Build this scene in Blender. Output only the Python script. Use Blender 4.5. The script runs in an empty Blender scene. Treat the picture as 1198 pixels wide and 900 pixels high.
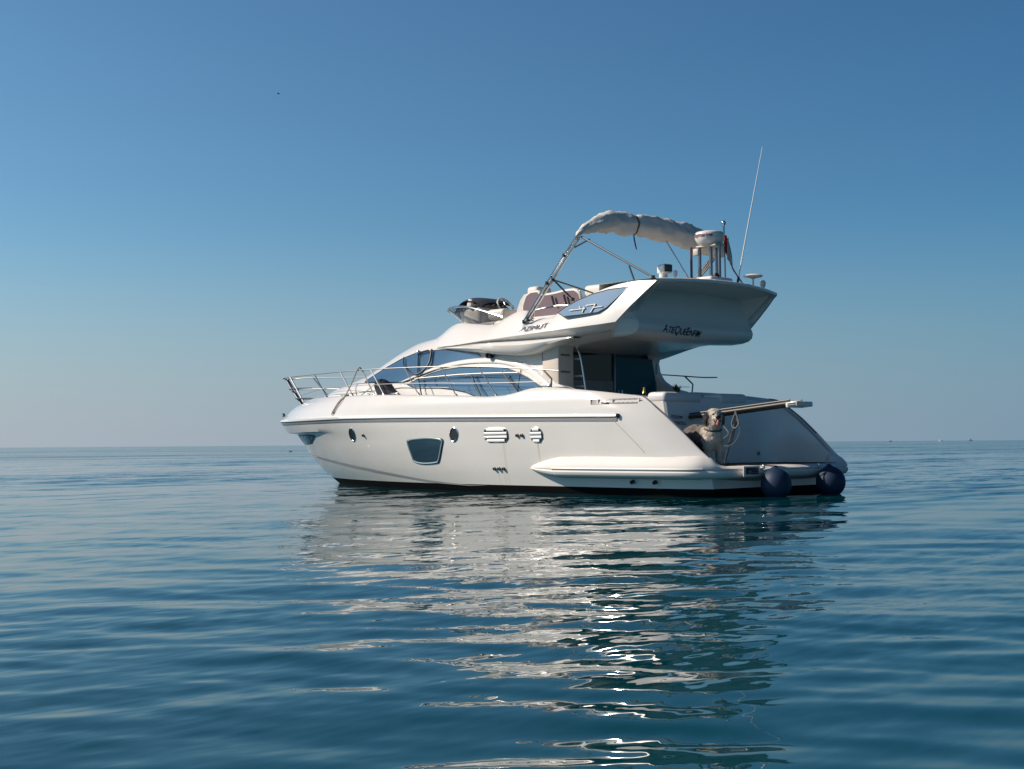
import bpy, bmesh, math, random
import numpy as np
from mathutils import Vector, Matrix, noise as mnoise

S = bpy.context.scene
COL = S.collection
R = math.radians

# ------------------------------------------------------------------ camera
CAM = np.array([-12.931, 19.155, 0.86])
AL = R(45.517)
cd = bpy.data.cameras.new('camera')
cam = bpy.data.objects.new('camera', cd); COL.objects.link(cam)
cd.sensor_width = 36.0; cd.lens = 36*1617.3/1198
cd.clip_start = 0.05; cd.clip_end = 60000
fw = Vector((math.sin(AL), -math.cos(AL), 0)); up0 = Vector((0, 0, 1)); rt = fw.cross(up0)
pit = math.atan(69.5/1617.3); rol = math.atan(9/1198)
f2 = fw*math.cos(pit)+up0*math.sin(pit); u2 = rt.cross(f2)
rr = rt*math.cos(rol)-u2*math.sin(rol); uu = u2*math.cos(rol)+rt*math.sin(rol)
M = Matrix((rr, uu, -f2)).transposed().to_4x4(); M.translation = Vector(CAM)
cam.matrix_world = M
S.camera = cam

# ------------------------------------------------------------------ sky + sun
SUN_AZ = (0.731, 0.682)          # horizontal direction towards the sun
SUN_EL = R(35)
MIST = (-0.02, 0.17, 0.95); SKYTINT = (.54, .88, 1.06); MISTCOL = (3.6, 4.55, 5.6)
w = bpy.data.worlds.new('World'); S.world = w; w.use_nodes = True
nt = w.node_tree; bg = nt.nodes['Background']
sky = nt.nodes.new('ShaderNodeTexSky'); sky.sky_type = 'NISHITA'; sky.sun_disc = False
sky.sun_elevation = SUN_EL
sky.sun_rotation = math.atan2(SUN_AZ[0], SUN_AZ[1])
sky.altitude = 0; sky.air_density = 1.0; sky.dust_density = 0.3; sky.ozone_density = 2.0
# tinted sky, darkened astern and overhead to deepen the shade: a grey-mauve band of mist low down, brighter on the sun's side
def wn(t, **k):
    n = nt.nodes.new(t)
    for a, v in k.items(): setattr(n, a, v)
    return n
def wmix(kind, fac, A, B):
    n = wn('ShaderNodeMix', data_type='RGBA', blend_type=kind)
    for i, q in ((0, fac), (6, A), (7, B)):
        if hasattr(q, 'is_output'): nt.links.new(q, n.inputs[i])
        elif isinstance(q, tuple): n.inputs[i].default_value = (*q, 1)
        else: n.inputs[i].default_value = q
    return n.outputs[2]
tcw = wn('ShaderNodeTexCoord'); sep = wn('ShaderNodeSeparateXYZ'); nt.links.new(tcw.outputs['Generated'], sep.inputs[0])
el = wn('ShaderNodeMapRange'); el.interpolation_type = 'SMOOTHSTEP'; nt.links.new(sep.outputs[2], el.inputs[0])
el.inputs[1].default_value = MIST[0]; el.inputs[2].default_value = MIST[1]; el.inputs[3].default_value = MIST[2]; el.inputs[4].default_value = 0.0
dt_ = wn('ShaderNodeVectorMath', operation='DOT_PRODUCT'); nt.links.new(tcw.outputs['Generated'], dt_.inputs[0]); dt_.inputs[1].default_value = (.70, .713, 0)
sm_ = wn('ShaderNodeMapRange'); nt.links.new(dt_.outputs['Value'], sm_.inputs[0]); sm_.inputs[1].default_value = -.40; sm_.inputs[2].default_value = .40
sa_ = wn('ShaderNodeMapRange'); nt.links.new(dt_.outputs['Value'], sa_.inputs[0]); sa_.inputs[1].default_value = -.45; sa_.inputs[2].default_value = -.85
c1 = wmix('MULTIPLY', 1.0, sky.outputs[0], SKYTINT)
c2 = wmix('MIX', el.outputs[0], c1, MISTCOL)
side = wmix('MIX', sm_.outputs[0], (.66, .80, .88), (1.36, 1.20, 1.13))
side = wmix('MIX', sa_.outputs[0], side, (.31, .36, .39))  # sky astern, out of view, darkened to deepen shade on the yacht
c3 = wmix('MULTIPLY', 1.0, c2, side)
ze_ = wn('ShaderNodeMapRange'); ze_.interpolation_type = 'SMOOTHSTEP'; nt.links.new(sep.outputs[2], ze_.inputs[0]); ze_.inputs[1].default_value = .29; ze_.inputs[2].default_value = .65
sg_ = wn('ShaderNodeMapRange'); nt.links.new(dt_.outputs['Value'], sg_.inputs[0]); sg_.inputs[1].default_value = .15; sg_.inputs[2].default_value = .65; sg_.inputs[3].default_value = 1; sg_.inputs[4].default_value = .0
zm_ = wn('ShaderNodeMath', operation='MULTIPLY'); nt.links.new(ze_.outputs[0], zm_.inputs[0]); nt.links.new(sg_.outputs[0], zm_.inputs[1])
c3 = wmix('MULTIPLY', zm_.outputs[0], c3, (.38, .50, .54))  # unseen upper sky darkened for darker water reflections and less fill
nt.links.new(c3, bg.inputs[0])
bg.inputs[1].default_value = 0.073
sl = bpy.data.lights.new('sun', 'SUN'); sl.energy = 5.0; sl.angle = R(0.53); sl.color = (1, 0.885, 0.75)
so = bpy.data.objects.new('sun', sl); COL.objects.link(so)
n_ = math.hypot(*SUN_AZ); sd = Vector((SUN_AZ[0]/n_*math.cos(SUN_EL), SUN_AZ[1]/n_*math.cos(SUN_EL), math.sin(SUN_EL)))
so.rotation_euler = sd.to_track_quat('Z', 'Y').to_euler(); so.location = sd*60
S.view_settings.view_transform = 'Standard'; S.view_settings.look = 'None'
S.view_settings.exposure = 0.2; S.view_settings.gamma = 1.0
S.render.engine = 'CYCLES'
S.cycles.use_denoising = True
S.cycles.blur_glossy = 0.0; S.cycles.caustics_reflective = True
S.cycles.max_bounces = 10; S.cycles.sample_clamp_indirect = 60

# ------------------------------------------------------------------ materials
def mat(name, col, rough=0.5, metal=0.0, ior=1.45, coat=0.0, spec=0.5, var=0.0, vscale=3.0, bump=0.0, bscale=60.0, alpha=1.0, trans=0.0):
    m = bpy.data.materials.new(name); m.use_nodes = True
    t = m.node_tree; b = t.nodes['Principled BSDF']
    b.inputs['Base Color'].default_value = (*col, 1); b.inputs['Roughness'].default_value = rough
    b.inputs['Metallic'].default_value = metal; b.inputs['IOR'].default_value = ior
    b.inputs['Coat Weight'].default_value = coat; b.inputs['Coat Roughness'].default_value = 0.03
    b.inputs['Specular IOR Level'].default_value = spec
    b.inputs['Alpha'].default_value = alpha; b.inputs['Transmission Weight'].default_value = trans
    if var or bump:
        tc = t.nodes.new('ShaderNodeTexCoord')
    if var:
        n = t.nodes.new('ShaderNodeTexNoise'); n.inputs['Scale'].default_value = vscale; n.inputs['Detail'].default_value = 6
        t.links.new(tc.outputs['Object'], n.inputs['Vector'])
        mx = t.nodes.new('ShaderNodeMix'); mx.data_type = 'RGBA'
        mx.inputs[6].default_value = (*[c*(1-var) for c in col], 1); mx.inputs[7].default_value = (*[min(1, c*(1+var*.6)) for c in col], 1)
        t.links.new(n.outputs['Fac'], mx.inputs[0]); t.links.new(mx.outputs[2], b.inputs['Base Color'])
    if bump:
        n2 = t.nodes.new('ShaderNodeTexNoise'); n2.inputs['Scale'].default_value = bscale; n2.inputs['Detail'].default_value = 4
        t.links.new(tc.outputs['Object'], n2.inputs['Vector'])
        bp = t.nodes.new('ShaderNodeBump'); bp.inputs['Strength'].default_value = bump; bp.inputs['Distance'].default_value = 0.02
        t.links.new(n2.outputs['Fac'], bp.inputs['Height']); t.links.new(bp.outputs[0], b.inputs['Normal'])
    return m

GEL = mat('white_gelcoat', (.69, .655, .615), .24, coat=.3, var=.05, vscale=1.6, bump=.012, bscale=2.2)
DECKM = mat('deck_gelcoat', (.72, .70, .67), .5, var=.05)
ANTIF = mat('black_antifouling', (.006, .0055, .006), .8, var=.3, spec=.08)
GREYS = mat('grey_stripe', (.31, .305, .31), .35, var=.15, vscale=8)
CHROME = mat('polished_steel', (.62, .61, .60), .2, metal=1)
DSTEEL = mat('dark_steel', (.24, .24, .245), .32, metal=1)
RAILM = mat('satin_rail', (.27, .265, .26), .5, metal=1)
PALEGL = mat('pale_mirror_glass', (.46, .51, .56), .025, metal=.75, var=.12, vscale=1.5)
SATIN = mat('satin_gelcoat', (.66, .625, .59), .65, spec=.25, var=.06, vscale=1.6)
GLASS = mat('tinted_glass', (.055, .11, .17), .02, ior=2.1, coat=.6, spec=.7, var=.35, vscale=1.1, bump=.02, bscale=1.6)
BLACK = mat('black_rubber', (.018, .017, .017), .5)
DARKGL = mat('dark_glass', (.02, .03, .035), .03, ior=1.6)
TEAK = mat('teak', (.16, .10, .06), .6, var=.3, vscale=20)
CANVAS = mat('canvas', (.58, .555, .52), .85, var=.10, vscale=6, bump=.5, bscale=14)
MAUVE = mat('mauve_vinyl', (.19, .125, .135), .25, coat=.3, var=.15)
CREAM = mat('cream_vinyl', (.62, .58, .52), .5, var=.08)
BEIGE = mat('beige_moulding', (.55, .47, .40), .5, var=.05)
LETTER = mat('dark_lettering', (.012, .014, .02), .4)
LETTERB = mat('blue_grey_lettering', (.13, .14, .19), .4)
NAVY = mat('navy_fender_cloth', (.006, .024, .06), .6, var=.25, vscale=12)
SMOKE = mat('smoked_acrylic', (.05, .055, .06), .03, ior=1.5, alpha=.62)

# ------------------------------------------------------------------ helpers
def link(o, parent=None):
    COL.objects.link(o)
    if parent is not None: o.parent = parent
    return o
def mk(name, V, Fc, m, parent=None, smooth=True, sharp=40, fm=None, recalc=True):
    me = bpy.data.meshes.new(name)
    me.from_pydata([tuple(map(float, v)) for v in V], [], [tuple(map(int, f)) for f in Fc])
    bm = bmesh.new(); bm.from_mesh(me)
    if fm is not None:
        for f, i in zip(bm.faces, fm): f.material_index = i
    bmesh.ops.remove_doubles(bm, verts=bm.verts, dist=1e-5)
    bmesh.ops.dissolve_degenerate(bm, edges=bm.edges, dist=1e-5)
    if recalc: bmesh.ops.recalc_face_normals(bm, faces=bm.faces)
    for f in bm.faces: f.smooth = smooth
    bm.to_mesh(me); bm.free()
    for x in (m if isinstance(m, (list, tuple)) else [m]): me.materials.append(x)
    if smooth: me.set_sharp_from_angle(angle=R(sharp))
    return link(bpy.data.objects.new(name, me), parent)
class MB:
    def __init__(s): s.v = []; s.f = []; s.m = []
    def add(s, V, Fc, mi=0):
        o = len(s.v); s.v += [tuple(map(float, v)) for v in V]
        s.f += [tuple(i+o for i in f) for f in Fc]; s.m += [mi]*len(Fc)
    def grid(s, rows, mi=0, close=False, flip=False):
        rows = [list(r) for r in rows]; n = len(rows[0]); V = [p for r in rows for p in r]; Fc = []
        for i in range(len(rows)-1):
            for j in range(n if close else n-1):
                k = (j+1) % n; q = (i*n+j, i*n+k, (i+1)*n+k, (i+1)*n+j)
                Fc.append(q[::-1] if flip else q)
        s.add(V, Fc, mi)
    def mirror(s):
        o = len(s.v); s.v += [(a, -b, c) for a, b, c in s.v]
        s.f += [tuple(i+o for i in f[::-1]) for f in s.f]; s.m += list(s.m)
    def tube(s, pts, r, n=8, mi=0, cap=True):
        P = [Vector(p) for p in pts]; rad = r if isinstance(r, (list, tuple)) else [r]*len(P)
        rows = []; prev = None
        for i, p in enumerate(P):
            d = (P[min(i+1, len(P)-1)]-P[max(i-1, 0)])
            if d.length < 1e-9: d = Vector((0, 0, 1))
            d.normalize()
            if prev is None:
                a = d.cross(Vector((0, 0, 1)) if abs(d.z) < .9 else Vector((1, 0, 0))).normalized()
            else:
                a = (prev-d*prev.dot(d)).normalized()
            prev = a; b = d.cross(a)
            rows.append([p+(a*math.cos(2*math.pi*k/n)+b*math.sin(2*math.pi*k/n))*rad[i] for k in range(n)])
        s.grid(rows, mi, close=True)
        if cap:
            o = len(s.v)-n*len(P)
            s.f.append(tuple(o+k for k in range(n))[::-1]); s.f.append(tuple(len(s.v)-n+k for k in range(n))); s.m += [mi, mi]
    def lathe(s, c, prof, axis=(0, 0, 1), n=24, mi=0):
        ax = Vector(axis).normalized(); a = ax.cross(Vector((1, 0, 0)) if abs(ax.x) < .9 else Vector((0, 1, 0))).normalized(); b = ax.cross(a); c = Vector(c)
        s.grid([[c+ax*h+(a*math.cos(2*math.pi*k/n)+b*math.sin(2*math.pi*k/n))*max(r, 1e-4) for k in range(n)] for r, h in prof], mi, close=True)
        o = len(s.v)-n*len(prof)
        s.f.append(tuple(o+k for k in range(n))[::-1]); s.f.append(tuple(len(s.v)-n+k for k in range(n))); s.m += [mi, mi]
    def box(s, c, d, rot=0, mi=0, bev=0.0, seg=2, tilt=0):
        bm = bmesh.new(); bmesh.ops.create_cube(bm, size=1)
        for v in bm.verts: v.co = Vector((v.co.x*d[0], v.co.y*d[1], v.co.z*d[2]))
        if bev: bmesh.ops.bevel(bm, geom=bm.edges[:], offset=bev, segments=seg, affect='EDGES', profile=.5)
        Mx = Matrix.Translation(c) @ Matrix.Rotation(rot, 4, 'Z') @ Matrix.Rotation(tilt, 4, 'Y')
        s.add([Mx @ v.co for v in bm.verts], [[v.index for v in f.verts] for f in bm.faces], mi); bm.free()
    def prism(s, poly, off, mi=0):
        """closed polygon (3D points) extruded by a vector"""
        n = len(poly); off = Vector(off); A = [Vector(p) for p in poly]
        s.add(A+[p+off for p in A], [tuple(range(n))]+[tuple(range(2*n-1, n-1, -1))]+[(i, (i+1) % n+0, (i+1) % n+n, i+n)[::-1] for i in range(n)], mi)
    def build(s, name, m, parent=None, smooth=True, sharp=40, recalc=True):
        return mk(name, s.v, s.f, m, parent, smooth, sharp, s.m, recalc)
def spline(pts, n):
    """Catmull-Rom through 3D points, n samples, chord parametrised"""
    P = np.array(pts, float); m = len(P)
    d = np.maximum(np.linalg.norm(np.diff(P, axis=0), axis=1), 1e-6); t = np.concatenate([[0], np.cumsum(d)])
    out = np.zeros((n, P.shape[1])); u = np.linspace(0, t[-1], n)
    tan = np.zeros_like(P)
    for i in range(m):
        if i == 0: tan[i] = (P[1]-P[0])/d[0]
        elif i == m-1: tan[i] = (P[-1]-P[-2])/d[-1]
        else:
            a = (P[i]-P[i-1])/d[i-1]; b = (P[i+1]-P[i])/d[i]; tan[i] = (a*d[i]+b*d[i-1])/(d[i]+d[i-1])
    for k, x in enumerate(u):
        i = min(np.searchsorted(t, x, 'right')-1, m-2); h = d[i]; q = (x-t[i])/h
        out[k] = (2*q**3-3*q**2+1)*P[i]+(q**3-2*q**2+q)*h*tan[i]+(-2*q**3+3*q**2)*P[i+1]+(q**3-q**2)*h*tan[i+1]
    return out
def span(pts, k):
    """Catmull-Rom with k samples in each span (keeps the control points)"""
    P = [np.array(p, float) for p in pts]; out = []
    for i in range(len(P)-1):
        a = P[i-1] if i else 2*P[0]-P[1]; b, c = P[i], P[i+1]; d = P[i+2] if i+2 < len(P) else 2*P[-1]-P[-2]
        for j in range(k):
            q = j/k
            out.append(.5*(2*b+(c-a)*q+(2*a-5*b+4*c-d)*q*q+(3*b-a-3*c+d)*q**3))
    out.append(P[-1]); return np.array(out)
def empty(name, loc, label, cat, group=None, rz=0):
    o = bpy.data.objects.new(name, None); COL.objects.link(o); o.location = loc; o.rotation_euler.z = rz
    return tag(o, label, cat, group)
def tag(o, label, cat, group=None, kind=None):
    o['label'] = label; o['category'] = cat
    if group: o['group'] = group
    if kind: o['kind'] = kind
    return o
def text_mesh(body, size, shear=0.0, extrude=0.0, spacing=1.0, bold=0.0):
    cu = bpy.data.curves.new('lettering', 'FONT'); cu.body = body; cu.size = size; cu.shear = shear; cu.extrude = extrude
    cu.space_character = spacing; cu.offset = bold; cu.resolution_u = 3
    o = bpy.data.objects.new('lettering', cu); COL.objects.link(o)
    dg = bpy.context.evaluated_depsgraph_get(); dg.update()
    me = bpy.data.meshes.new_from_object(o.evaluated_get(dg))
    V = [tuple(v.co) for v in me.vertices]; Fc = [tuple(p.vertices) for p in me.polygons]
    bpy.data.objects.remove(o); bpy.data.curves.remove(cu); bpy.data.meshes.remove(me)
    return V, Fc

# ------------------------------------------------------------------ sea: one displaced sheet to the horizon
def make_sea():
    rng = np.random.default_rng(7)
    inv = np.linspace(1/1.3, 1/60., 820); r = 1/inv
    r = np.concatenate([r, np.geomspace(62, 45000, 120)])
    a0 = math.atan2(fw.y, fw.x)
    th = np.concatenate([np.linspace(-math.pi, -.62, 60)[:-1], np.linspace(-.62, .62, 620), np.linspace(.62, math.pi, 60)[1:-1]])
    RR, TT = np.meshgrid(r, th+a0, indexing='ij')
    X = CAM[0]+RR*np.cos(TT); Y = CAM[1]+RR*np.sin(TT); Z = np.zeros_like(X)
    dr = np.gradient(r)[:, None]*np.ones_like(X); dt = RR*(1.24/620)*.45
    sp = np.maximum(dr, dt)
    vdir = math.atan2(-fw.y, -fw.x)
    for k in range(WN):
        lam = WL0*(WL1/WL0)**(k/(WN-1)); lam *= rng.uniform(.85, 1.15)
        ang = vdir+(WSKEW if k % 2 else -WSKEW)+rng.normal(0, WSPREAD); kk = 2*math.pi/lam
        amp = WSLOPE/kk*(WN/60)**-.5*WAMP(lam)
        fade = np.clip((lam/sp-2.2)/2.0, 0, 1)
        ph = rng.uniform(0, 6.28)
        wx = X*math.cos(ang)+Y*math.sin(ang)
        # slow drift of the crest lines so that they break up into patches
        env = .55+.45*np.sin(.21*kk*(-X*math.sin(ang)+Y*math.cos(ang))+.13*kk*wx+rng.uniform(0, 6.28))
        Z += amp*fade*env*np.sin(kk*wx+ph)
    n, m = X.shape
    me = bpy.data.meshes.new('sea')
    V = np.stack([X, Y, Z], -1).reshape(-1, 3).astype(np.float32)
    i = np.arange(n-1)[:, None]; j = np.arange(m)[None, :]; jn = (j+1) % m
    Q = np.stack([i*m+j, (i+1)*m+j, (i+1)*m+jn, i*m+jn], -1).reshape(-1, 4)
    cen = len(V); V = np.vstack([V, [[CAM[0], CAM[1], 0]]]).astype(np.float32)
    tri = np.stack([np.full(m, cen), np.arange(m), (np.arange(m)+1) % m], -1)
    me.vertices.add(len(V)); me.vertices.foreach_set('co', V.ravel())
    nl = Q.size+tri.size; me.loops.add(nl); me.loops.foreach_set('vertex_index', np.concatenate([Q.ravel(), tri.ravel()]).astype(np.int32))
    me.polygons.add(len(Q)+len(tri))
    ls = np.concatenate([np.arange(len(Q))*4, len(Q)*4+np.arange(len(tri))*3]).astype(np.int32)
    me.polygons.foreach_set('loop_start', ls)
    me.polygons.foreach_set('use_smooth', np.ones(len(Q)+len(tri), bool))
    me.update(); me.validate()
    m = bpy.data.materials.new('sea_water'); m.use_nodes = True; t = m.node_tree; b = t.nodes['Principled BSDF']
    b.inputs['Base Color'].default_value = (.0001, .040, .052, 1); b.inputs['Roughness'].default_value = .012
    b.inputs['IOR'].default_value = 1.333; b.inputs['Specular IOR Level'].default_value = .40
    tc = t.nodes.new('ShaderNodeTexCoord')
    def nz(scale, det, rough, dist):
        mp = t.nodes.new('ShaderNodeMapping'); mp.inputs['Rotation'].default_value = (0, 0, -(vdir+.1)); mp.inputs['Scale'].default_value = (1, .34, 1)
        t.links.new(tc.outputs['Object'], mp.inputs[0])
        x = t.nodes.new('ShaderNodeTexNoise'); x.inputs['Scale'].default_value = scale; x.inputs['Detail'].default_value = det; x.inputs['Roughness'].default_value = rough
        x.inputs['Distortion'].default_value = dist
        t.links.new(mp.outputs[0], x.inputs['Vector']); return x
    def vm(op, A, B):
        n = t.nodes.new('ShaderNodeVectorMath'); n.operation = op
        for i, q in enumerate((A, B)):
            if hasattr(q, 'is_output'): t.links.new(q, n.inputs[i])
            elif q is not None: n.inputs[i].default_value = q
        return n.outputs[0]
    geo = t.nodes.new('ShaderNodeNewGeometry'); acc = geo.outputs['Normal']
    # sheltered glassy water round the yacht, wind-ruffled open sea farther out
    ds_ = t.nodes.new('ShaderNodeVectorMath'); ds_.operation = 'DISTANCE'; t.links.new(geo.outputs['Position'], ds_.inputs[0]); ds_.inputs[1].default_value = (-6, 11, 0)
    rg_ = t.nodes.new('ShaderNodeMapRange'); t.links.new(ds_.outputs['Value'], rg_.inputs[0]); rg_.inputs[1].default_value = 17; rg_.inputs[2].default_value = 130; rg_.inputs[3].default_value = .012; rg_.inputs[4].default_value = .10; rg_.interpolation_type = 'SMOOTHERSTEP'
    cp_ = nz(.045, 4, .6, .4); cr_ = t.nodes.new('ShaderNodeMapRange'); t.links.new(cp_.outputs['Fac'], cr_.inputs[0]); cr_.inputs[1].default_value = .36; cr_.inputs[2].default_value = .64; cr_.inputs[3].default_value = .35; cr_.inputs[4].default_value = 1.45
    rm_ = t.nodes.new('ShaderNodeMath'); rm_.operation = 'MULTIPLY'; t.links.new(rg_.outputs[0], rm_.inputs[0]); t.links.new(cr_.outputs[0], rm_.inputs[1]); t.links.new(rm_.outputs[0], b.inputs['Roughness'])
    # patches of wind-ruffled and of smooth water
    pn = nz(.16, 2, .5, 0); rp = t.nodes.new('ShaderNodeMapRange'); rp.inputs[1].default_value = .40; rp.inputs[2].default_value = .66; rp.inputs[3].default_value = .12; rp.inputs[4].default_value = 1.0
    t.links.new(pn.outputs['Fac'], rp.inputs[0])
    ru_ = t.nodes.new('ShaderNodeMapRange'); t.links.new(ds_.outputs['Value'], ru_.inputs[0]); ru_.inputs[1].default_value = 6; ru_.inputs[2].default_value = 25; ru_.inputs[3].default_value = 1.0; ru_.inputs[4].default_value = 2.7; ru_.interpolation_type = 'SMOOTHSTEP'
    for sc, det, slope, patch in RIPPLES:
        n = nz(sc, det, .5, .2); v = vm('SUBTRACT', n.outputs['Color'], (.5, .5, .5)); v = vm('MULTIPLY', v, (slope, slope, 0))
        ws_ = t.nodes.new('ShaderNodeVectorMath'); ws_.operation = 'SCALE'; t.links.new(v, ws_.inputs[0]); t.links.new(ru_.outputs[0], ws_.inputs['Scale']); v = ws_.outputs[0]
        if patch:
            sc_ = t.nodes.new('ShaderNodeVectorMath'); sc_.operation = 'SCALE'; t.links.new(v, sc_.inputs[0]); t.links.new(rp.outputs[0], sc_.inputs['Scale']); v = sc_.outputs[0]
        acc = vm('ADD', acc, v)
    t.links.new(vm('NORMALIZE', acc, None), b.inputs['Normal'])
    me.materials.append(m)
    o = link(bpy.data.objects.new('sea', me)); o['kind'] = 'structure'
    return o
WN = 110; WL0 = .17; WL1 = 2.7; WSKEW = .22; WSPREAD = .22; WSLOPE = .0104
def WAMP(l): return float(np.interp(l, [.15, .3, .5, 1.0, 1.6, 3.5], [.6, 1.0, 1.3, 1.1, .6, .42]))
RIPPLES = [(.07, 3, .10, False), (.33, 2, .075, False), (1.7, 2, .13, False), (5.5, 2, .05, False), (6.5, 2, .14, True), (17., 1.5, .11, True)]
make_sea()

# ------------------------------------------------------------------ yacht dimensions in metres (x forward, y port, z up)
NOSE = [[1.7,12.333],[1.8,12.338],[1.86,12.206],[1.95,11.977],[2.05,11.674],[2.15,11.247],[2.3,10.623],[2.45,10.277],[2.6,9.937],[2.75,9.593],[2.85,9.342],[2.92,9.142],[3.0,8.605],[3.1,8.352],[3.2,8.21]]
UPWIN_T = [[9.478,2.149],[9.325,2.306],[8.936,2.457],[8.519,2.585],[8.076,2.668],[7.61,2.697],[7.159,2.69],[6.599,2.654],[6.004,2.583],[5.771,2.438]]
UPWIN_B = [[9.474,2.147],[8.971,2.125],[8.489,2.109],[8.056,2.096],[7.893,2.093],[7.676,2.152],[7.316,2.238],[6.962,2.323],[6.61,2.381],[6.26,2.422],[5.771,2.437]]
LOWIN_T = [[7.849,2.041],[7.54,2.138],[7.185,2.233],[6.826,2.292],[6.344,2.311],[5.867,2.295],[5.286,2.264],[5.101,2.24],[4.817,2.157],[4.51,2.043],[4.271,1.927],[4.063,1.828]]
LOWIN_B = [[7.848,2.039],[7.648,1.966],[7.237,1.949],[6.861,1.936],[6.485,1.894],[6.115,1.833],[5.875,1.762],[5.522,1.68],[5.071,1.675],[4.637,1.77],[4.063,1.825]]
RUB = [[14.13,0.198,1.404],[12.534,1.075,1.39],[11.176,1.597,1.387],[9.462,1.998,1.387],[8.186,2.141,1.375],[6.126,2.19,1.349],[4.328,2.189,1.322],[3.096,2.188,1.303],[1.919,2.179,1.285]]
STRIPE_T = [[12.635,0.511,0.875],[13.075,0.119,0.668],[11.633,0.806,0.582],[10.505,1.201,0.498],[9.333,1.511,0.403],[8.188,1.713,0.297],[7.008,1.848,0.19],[5.71,1.941,0.115]]
HWIN = [[7.301,2.106,0.948],[7.129,2.123,0.98],[6.658,2.146,1.0],[6.316,2.15,0.981],[6.203,2.146,0.941],[6.235,2.129,0.83],[6.397,2.06,0.56],[6.521,2.037,0.504],[6.933,1.997,0.485],[7.225,1.981,0.524],[7.276,2.022,0.654],[7.314,2.085,0.867]]
PORT1 = [9.258,1.896,1.074]
PORT2 = [5.903,2.16,1.04]
VENT1 = [4.786,2.158,1.021]
VENT2 = [3.783,2.156,1.011]
D1 = [8.791,1.97,1.052]
D2 = [4.249,2.156,1.008]
D3 = [4.132,2.156,1.007]
D4 = [4.923,2.064,0.42]
D5 = [4.807,2.064,0.421]
D6 = [4.691,2.064,0.422]
BOWWIN = [[13.274,0.322,1.104],[11.412,1.256,1.086],[11.918,0.919,0.931],[12.212,0.75,0.897],[13.116,0.245,0.89],[13.413,0.138,0.986]]
RAIL_T = [[14.429,0.0,2.399],[14.219,0.0,2.435],[13.909,0.0,2.45],[13.119,0.181,2.473],[11.048,1.239,2.404],[9.988,1.592,2.384],[9.189,1.771,2.371],[8.511,1.875,2.364],[7.348,1.973,2.342],[6.328,2.004,2.312],[5.374,2.022,2.268],[4.497,2.014,2.206],[3.902,1.973,2.154],[3.402,1.981,2.107]]
STAN = [[[13.909,0.0,2.44],[13.06,0.212,1.849]],[[11.987,0.808,2.409],[10.804,1.333,1.835]],[[10.055,1.574,2.379],[9.453,1.72,1.851]],[[8.705,1.85,2.356],[8.205,1.909,1.819]],[[7.524,1.964,2.342],[7.075,1.984,1.784]],[[6.438,2.001,2.312],[5.969,2.01,1.719]],[[5.398,2.022,2.269],[4.883,2.026,1.687]]]
MIDR = [[14.15,0.0,2.084],[11.05,1.238,2.073],[8.513,1.875,2.058],[6.829,1.992,2.019],[5.377,2.022,1.965],[4.106,1.981,1.942],[3.697,1.973,1.934]]
FT = [[7.654,1.0,2.967],[6.988,1.12,3.192],[6.19,1.34,3.123],[5.552,1.48,3.072],[5.193,1.54,3.155],[4.862,1.58,3.238],[4.644,1.6,3.252],[4.504,1.61,3.21],[4.431,1.62,3.051],[4.195,1.62,3.073],[3.89,1.63,3.089],[3.693,1.64,3.172],[3.548,1.64,3.236],[3.173,1.65,3.347],[2.865,1.66,3.424],[2.572,1.66,3.487],[2.276,1.67,3.526],[1.892,1.68,3.544],[1.455,1.7,3.514]]
F1 = [[7.315,1.3,2.765],[6.645,1.5,2.748],[5.99,1.66,2.756],[5.556,1.74,2.768],[5.241,1.78,2.773],[4.974,1.8,2.78],[4.732,1.82,2.786],[4.548,1.83,2.793],[4.408,1.84,2.796],[4.184,1.85,2.805],[3.952,1.85,2.813],[3.755,1.86,2.818],[3.59,1.86,2.825],[3.346,1.86,2.833],[3.105,1.86,2.841],[2.868,1.86,2.851],[2.634,1.86,2.859],[2.422,1.86,2.868],[2.222,1.85,2.879]]
F2 = [[7.338,1.28,2.75],[6.689,1.46,2.74],[6.056,1.6,2.741],[5.652,1.65,2.746],[5.346,1.68,2.74],[5.088,1.69,2.733],[4.855,1.7,2.727],[4.68,1.7,2.724],[4.549,1.7,2.721],[4.334,1.7,2.716],[4.1,1.7,2.716],[3.911,1.7,2.715],[3.745,1.7,2.716],[3.498,1.7,2.72],[3.255,1.7,2.725],[3.016,1.7,2.736],[2.788,1.69,2.75],[2.584,1.68,2.767],[2.361,1.65,2.792]]
E3 = [[7.315,1.3,2.738],[6.623,1.52,2.714],[5.969,1.68,2.69],[5.4,1.78,2.663],[4.89,1.84,2.633],[4.433,1.86,2.619],[4.05,1.86,2.63],[3.714,1.84,2.653],[3.467,1.82,2.672],[3.241,1.78,2.692]]
E4 = [[7.341,1.3,2.716],[6.667,1.48,2.672],[6.057,1.6,2.602],[5.497,1.69,2.537],[4.994,1.74,2.485],[4.535,1.76,2.453],[4.192,1.76,2.481],[3.876,1.76,2.547],[3.565,1.76,2.619],[3.27,1.75,2.683]]
E2 = [[7.338,1.28,2.75],[6.689,1.46,2.733],[6.056,1.6,2.733],[5.526,1.66,2.735],[5.043,1.69,2.725],[4.593,1.7,2.716],[4.206,1.7,2.712],[3.848,1.7,2.712],[3.571,1.71,2.709],[3.279,1.74,2.703]]
WIN47 = [[3.557,1.6,3.127],[3.382,1.6,3.218],[3.139,1.6,3.311],[2.822,1.6,3.396],[2.472,1.6,3.447],[2.148,1.6,3.455],[2.036,1.6,3.443],[2.15,1.6,3.355],[2.303,1.6,3.238],[2.438,1.6,3.132],[2.612,1.6,3.065],[3.023,1.6,3.051],[3.395,1.6,3.048]]
AZ = [[4.532,1.78,2.888],[3.852,1.78,2.927]]
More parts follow.
